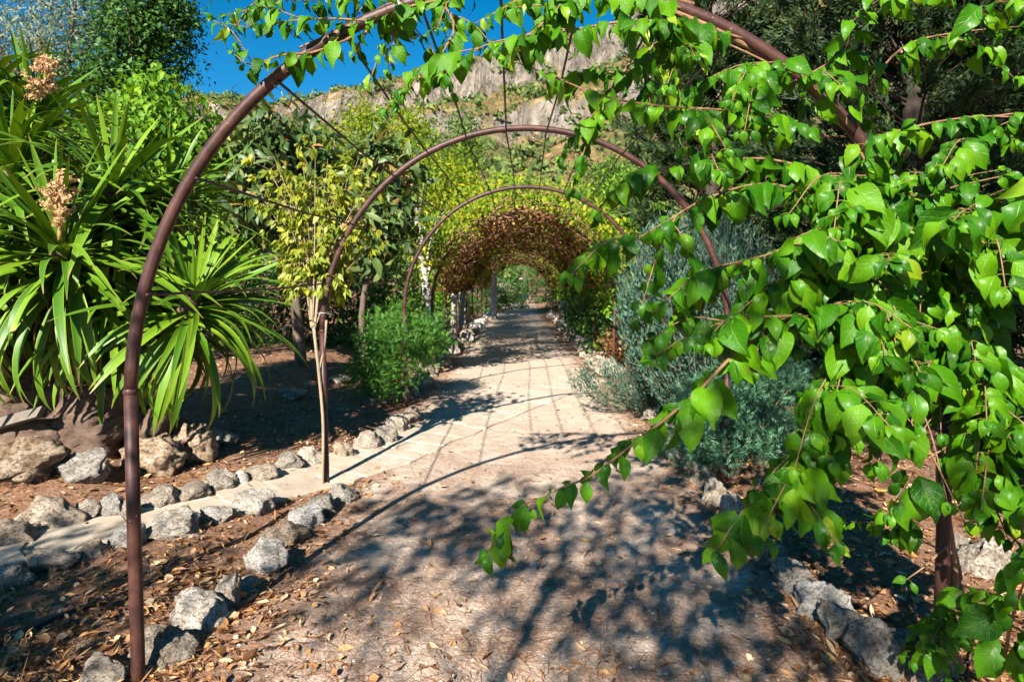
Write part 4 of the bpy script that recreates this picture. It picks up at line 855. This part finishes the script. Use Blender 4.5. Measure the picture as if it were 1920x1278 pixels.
# plants along the tunnel sides
tree('leafy_shrub', 'dark shrub crowding the right border inside the tunnel', 'shrub', (2.0, 13.6, .1), [(2.0, 13.6, .8, .5, 1.6, .8), (2.1, 18, .8, .6, 2.5, .9)], 220, 30, .15, T_SIMPLE, .09, 'darkivy', 'twig', .03, stems=3, shell=.35)
tree('leafy_shrub', 'shrub with reddish leaves at the right border before the tunnel', 'shrub', (1.95, 11.4, .1), [(1.95, 11.4, .4, .3, .6, .45)], 30, 20, .10, T_SIMPLE, .08, 'dryvine', 'twig', .02, stems=2)
tree('plane_tree', 'tree with a pale smooth trunk beside the fourth left post', 'tree', (-1.75, 13.8, .1), [(-1.9, 14.5, 4.1, 1.1, 1.3, .8), (-2.8, 15, 3.4, .9, 1, .7)], 110, 26, .26, T_SIMPLE, .12, 'spring', 'pale_bark', .13, group='pale trunked trees beside the tunnel')
tree('plane_tree', 'tree with a thick pale trunk deeper along the left side of the tunnel', 'tree', (-1.45, 18.6, .15), [(-1.7, 19.5, 4.4, 1.3, 1.5, .9)], 90, 26, .3, T_SIMPLE, .13, 'spring', 'pale_bark', .17, group='pale trunked trees beside the tunnel')
tree('plane_tree', 'pale trunk standing at the far right end of the tunnel', 'tree', (2.15, 26, .2), [(2.3, 27, 5, 1.6, 1.6, 1.1)], 80, 24, .35, T_SIMPLE, .14, 'midgreen', 'pale_bark', .2, group='pale trunked trees beside the tunnel')
SH = [(-3.2, 17, 1.1, 1.2, 1.0, 'midgreen'), (-3.6, 21, 1.4, 1.6, 1.3, 'creeper'), (-2.6, 25, 1.2, 1.0, 1.2, 'midgreen'), (-1.6, 33.5, 1.6, 1.3, 1.7, 'darkivy'), (-.4, 36, 1.7, 1.4, 1.8, 'darkivy'), (1.0, 39, 2.6, 1.8, 2.8, 'darkivy'), (3.2, 34, 1.9, 1.6, 2.0, 'midgreen'), (3.3, 22, 1.7, 1.2, 1.8, 'midgreen'), (3.0, 29, 1.7, 1.2, 1.8, 'darkivy'), (3.0, 12.5, 1.2, .8, 1.3, 'creeper')]
SL = ['low bushy shrub outside the tunnel beyond the pale trunk', 'rounded bright shrub outside the left arches', 'shrub beside the far left arches', 'bush closing the left end of the tunnel', 'dark bush in the middle of the far tunnel opening', 'tall bush behind the far tunnel opening', 'bush at the right of the far tunnel opening', 'bush behind the right arches midway', 'dark bush behind the far right arches', 'bright bush just behind the silver shrub']
for (x, y, z, rx, rz_, mt), lab in zip(SH, SL): tree('bush', lab, 'bush', (x, y, g(x, y)), [(x, y, g(x, y) + z * .6, rx, rx * .8, rz_ * .75), (x + .5 * rx, y + .3, g(x, y) + z * .45, rx * .7, rx * .6, rz_ * .5)], 130, 26, .16, T_SIMPLE, .12, mt, 'twig', .04, stems=3, shell=.35, group='bushes around the far arches')
# trees in the middle distance
MT = [(610, 330, 17, 75, 75, 'spring', 'yellow green tree rising behind the loquat leaves'), (685, 265, 30, 62, 72, 'spring', 'tall light green poplar below the skyline'), (800, 330, 22, 75, 80, 'midgreen', 'green tree seen through the middle of the second hoop'), (770, 270, 38, 40, 60, 'spring', 'pale yellow green tree in front of the cliff'),
      (868, 290, 34, 28, 85, 'midgreen', 'grey green thin tree beside the yellow green one'), (470, 265, 36, 70, 42, 'midgreen', 'dark green tree under the low end of the skyline'), (925, 400, 28, 70, 34, 'spring', 'bright tree top over the tunnel vine'), (1060, 395, 30, 80, 38, 'spring', 'sunlit tree top right of the tunnel crest'),
      (1150, 345, 36, 60, 50, 'midgreen', 'green tree between the tunnel and the dark cypress'), (575, 290, 28, 60, 55, 'midgreen', 'rounded green tree above the young lime tree'), (985, 372, 48, 80, 30, 'midgreen', 'low green tree crown at the foot of the dry slope'), (720, 400, 19, 60, 70, 'creeper', 'bright green tree low behind the second left post'),
      (640, 460, 16, 70, 60, 'midgreen', 'green tree behind the loquat trunk'), (850, 420, 18, 40, 45, 'spring', 'yellowish foliage tree left of the tunnel roof'), (1190, 380, 16, 60, 60, 'creeper', 'light green tree half hidden by the silver shrub')]
for (u, v, Y, ru_, rv2, mt, lab) in MT:
    c = blob(u, v, Y, ru_, rv2); gz = g(c[0], Y); k = Y / FPX
    bl = [c, blob(u - ru_ * .45, v + rv2 * .7, Y, ru_ * .75, rv2 * .75), blob(u + ru_ * .5, v + rv2 * .8, Y + .5, ru_ * .7, rv2 * .75), blob(u + ru_ * .1, v - rv2 * .55, Y, ru_ * .5, rv2 * .55)]
    tree('broadleaf_tree', lab, 'tree', (c[0], Y, gz), bl, 170, 34, 15 * k, T_SIMPLE, 6.8 * k, mt, 'pale_bark' if mt == 'spring' else 'bark', .006 * Y, group='trees between the garden and the mountain', limbs=10)
# a belt of trees at the foot of the mountain, too many to tell apart
n = 130; xx = np.linspace(-75, 60, n) + rng.normal(0, 2, n); yy = 52 + 34 * rng.random(n); bl = [(x, y, g(x, y) + 1.0, 1.8 + 1.4 * random.random(), 1.8, 1.6 + 1.5 * random.random()) for x, y in zip(xx, yy)]
pos, od, _ = fill(bl, 1500, 14, .6, .35); n = len(pos)
tag(cloud('far_woodland', T_SIMPLE, pos, frames(rdir(n), od + [0, 0, .4]), .7 + .4 * rng.random(n), M['scrub']), 'belt of trees and scrub at the foot of the mountain', 'woodland', kind='stuff')
# trees standing behind the photographer that dapple the path
tree('olive_tree', 'tall spreading tree standing behind the viewpoint that shades the cypresses', 'tree', (2.4, -4.8, 0), [(1.2, -3.4, 8.0, 2.4, 1.8, 2.0), (3.4, -3.0, 7.6, 2.2, 1.8, 2.0)], 420, 40, .28, T_SIMPLE, .13, 'midgreen', 'bark', .25)
tree('olive_tree', 'small olive tree behind the viewpoint that dapples the near path', 'tree', (-2.0, -4.2, 0), [(-.70, -3.0, 3.9, .9, .6, .5), (-1.6, -3.0, 4.4, .9, .8, .5), (-1.5, -1.7, 4.1, .8, .7, .4), (-.7, -1.5, 4.2, .7, .6, .4), (-2.1, -2.4, 4.2, .6, .7, .4), (-2.6, -2.6, 4.2, .7, .6, .4), (-2.5, -1.6, 4.0, .6, .5, .35), (-1.0, -3.6, 4.3, .9, .5, .4)], 135, 24, .12, T_SIMPLE, .10, 'olive', 'bark', .05, limbs=16)
tree('olive_tree', 'low olive tree behind the viewpoint shading the left corner of the bed', 'tree', (-4.4, -3.2, 0), [(-3.8, -2.1, 3.2, .7, .5, .5), (-4.3, -1.8, 3.2, .6, .5, .4)], 80, 34, .16, T_SIMPLE, .10, 'olive', 'bark', .10)

# ------------------------------------------------------------------ litter and gravel
def scatter(n, fn):
    out = []
    while len(out) < n:
        y = 2.2 + 9.5 * rng.random(6000) ** 1.7; x = (-1.05 + 2.1 * rng.random(6000)) * y * 1.0; k = rng.random(6000) < fn(x, y); out += list(zip(x[k], y[k]))
    return np.array(out[:n])
def leaf_density(x, y):
    e = np.abs(x - .1); d = .05 + .55 * sstep(.9, 1.5, e); d = d * (.25 + 1.5 * np.clip(fbm(x * 1.3, y * 1.3, 3) - .3, 0, 1)); d = d * np.where((x < -5) | (x > 4.5), 0, 1)
    cd = np.min(np.hypot(x[:, None] - cl[None, ::3, 0], y[:, None] - cl[None, ::3, 1]), axis=1); return d * np.where(cd < .36, .08, 1)
T_CURL = ([(0, 0, 0), (-.2, .22, .10), (0, .25, .02), (.2, .22, .12), (-.22, .6, .16), (0, .6, .05), (.22, .6, .10), (0, 1, .16)], [(0, 2, 1), (0, 3, 2), (1, 2, 5, 4), (2, 3, 6, 5), (4, 5, 7), (5, 6, 7)])
xy = scatter(14000, leaf_density); n = len(xy); d = rdir(n); d[:, 2] *= .22; nn = np.array([0, 0, 1.0]) + rdir(n) * .75
pos = np.column_stack([xy, Hz(xy[:, 0], xy[:, 1]) + .012])
tag(cloud('fallen_leaves', T_CURL, pos, frames(d, nn), np.column_stack([(.014 + .05 * rng.random(n) ** 1.8) * (.7 + .9 * rng.random(n)), .018 + .062 * rng.random(n) ** 1.6, .02 + .10 * rng.random(n)]), M['litter'], smooth=True), 'dry tan and orange leaves littering the soil and path edges', 'leaf litter', kind='stuff')
xy = scatter(17000, lambda x, y: np.where((x < -5) | (x > 4.5), 0, .25 + .75 * np.clip((fbm(x * 1.6 + 9, y * 1.6, 3) - .36) * 4, 0, 1)) * np.where(np.abs(x - .1) < 1.2, .8 * sstep(7, 3, y), 1)); n = len(xy); d = rdir(n); d[:, 2] *= .12
T_NEED = ([(-.011, 0, 0), (.011, 0, 0), (.010, .55, .05), (-.010, .55, .05), (0, 1, .02)], [(0, 1, 2, 3), (3, 2, 4)])
tag(cloud('pine_needles', T_NEED, np.column_stack([xy, Hz(xy[:, 0], xy[:, 1]) + .011]), frames(d, np.array([0, 0, 1.0]) + rdir(n) * .2), .06 + .07 * rng.random(n), M['needle']), 'reddish dry pine needles strewn over path and beds', 'needles', kind='stuff')
xy = scatter(5000, lambda x, y: np.where(np.abs(x - .1) < 1.4, 1, .25)); n = len(xy)
T_PEB = ([(1, 0, 0), (.3, .9, .1), (-.8, .6, 0), (-.9, -.5, .1), (.2, -1, 0), (.1, .1, .8), (0, 0, -.5)], [(0, 1, 5), (1, 2, 5), (2, 3, 5), (3, 4, 5), (4, 0, 5)])
M['pebble'] = leaf_mat('pebble', [(0, (0.18, 0.14, 0.11)), (0.6, (0.36, 0.30, 0.245)), (1, (0.52, 0.46, 0.39))], 0.0, 0.9, 0.2)
tag(cloud('gravel', T_PEB, np.column_stack([xy, Hz(xy[:, 0], xy[:, 1]) + .007]), frames(rdir(n) * [1, 1, .1], np.array([0, 0, 1.0]) + rdir(n) * .2), .003 + .007 * rng.random(n) ** 3, M['pebble']), 'fine pale gravel scattered over the path', 'gravel', kind='stuff')

# ------------------------------------------------------------------ small weeds
def weed(u, v, h, label, mat, n, seed):
    y = CAMH * FPX / (v - V0); x = (u - U0) / FPX * y; rt = root('weed', label, 'weed', loc=(x, y, float(Hz(x, y)))); b = MB(); pos = []
    for i in range(n):
        a = random.uniform(0, 6.28); e = np.array([.25 * h * math.cos(a), .25 * h * math.sin(a), h * random.uniform(.6, 1)]); cv = catmull([(0, 0, -.01), e * .5 + [0, 0, .1 * h], e], 7); b.tube(cv, np.linspace(.0022, .0008, 7), 4, False)
        for k in range(2, 7):
            for _ in range(3): pos.append(cv[k] + rdir(1)[0] * .012)
    b.build('stems', M['graytwig'], rt)['kind'] = 'stuff'; pos = np.array(pos); m = len(pos)
    cloud('leaves', T_NARROW, pos, frames(rdir(m) + [0, 0, .8], rdir(m)), .018 + .016 * rng.random(m), M[mat], rt)['kind'] = 'stuff'
weed(32, 1275, .16, 'dry tan weed sprig standing in the near left corner', 'litter', 4, 1)
weed(212, 880, .20, 'tiny bright green sprout beside the white boulder', 'fern', 9, 2)
weed(282, 1100, .13, 'thin dry twig of weed just beside the near post', 'litter', 3, 3)
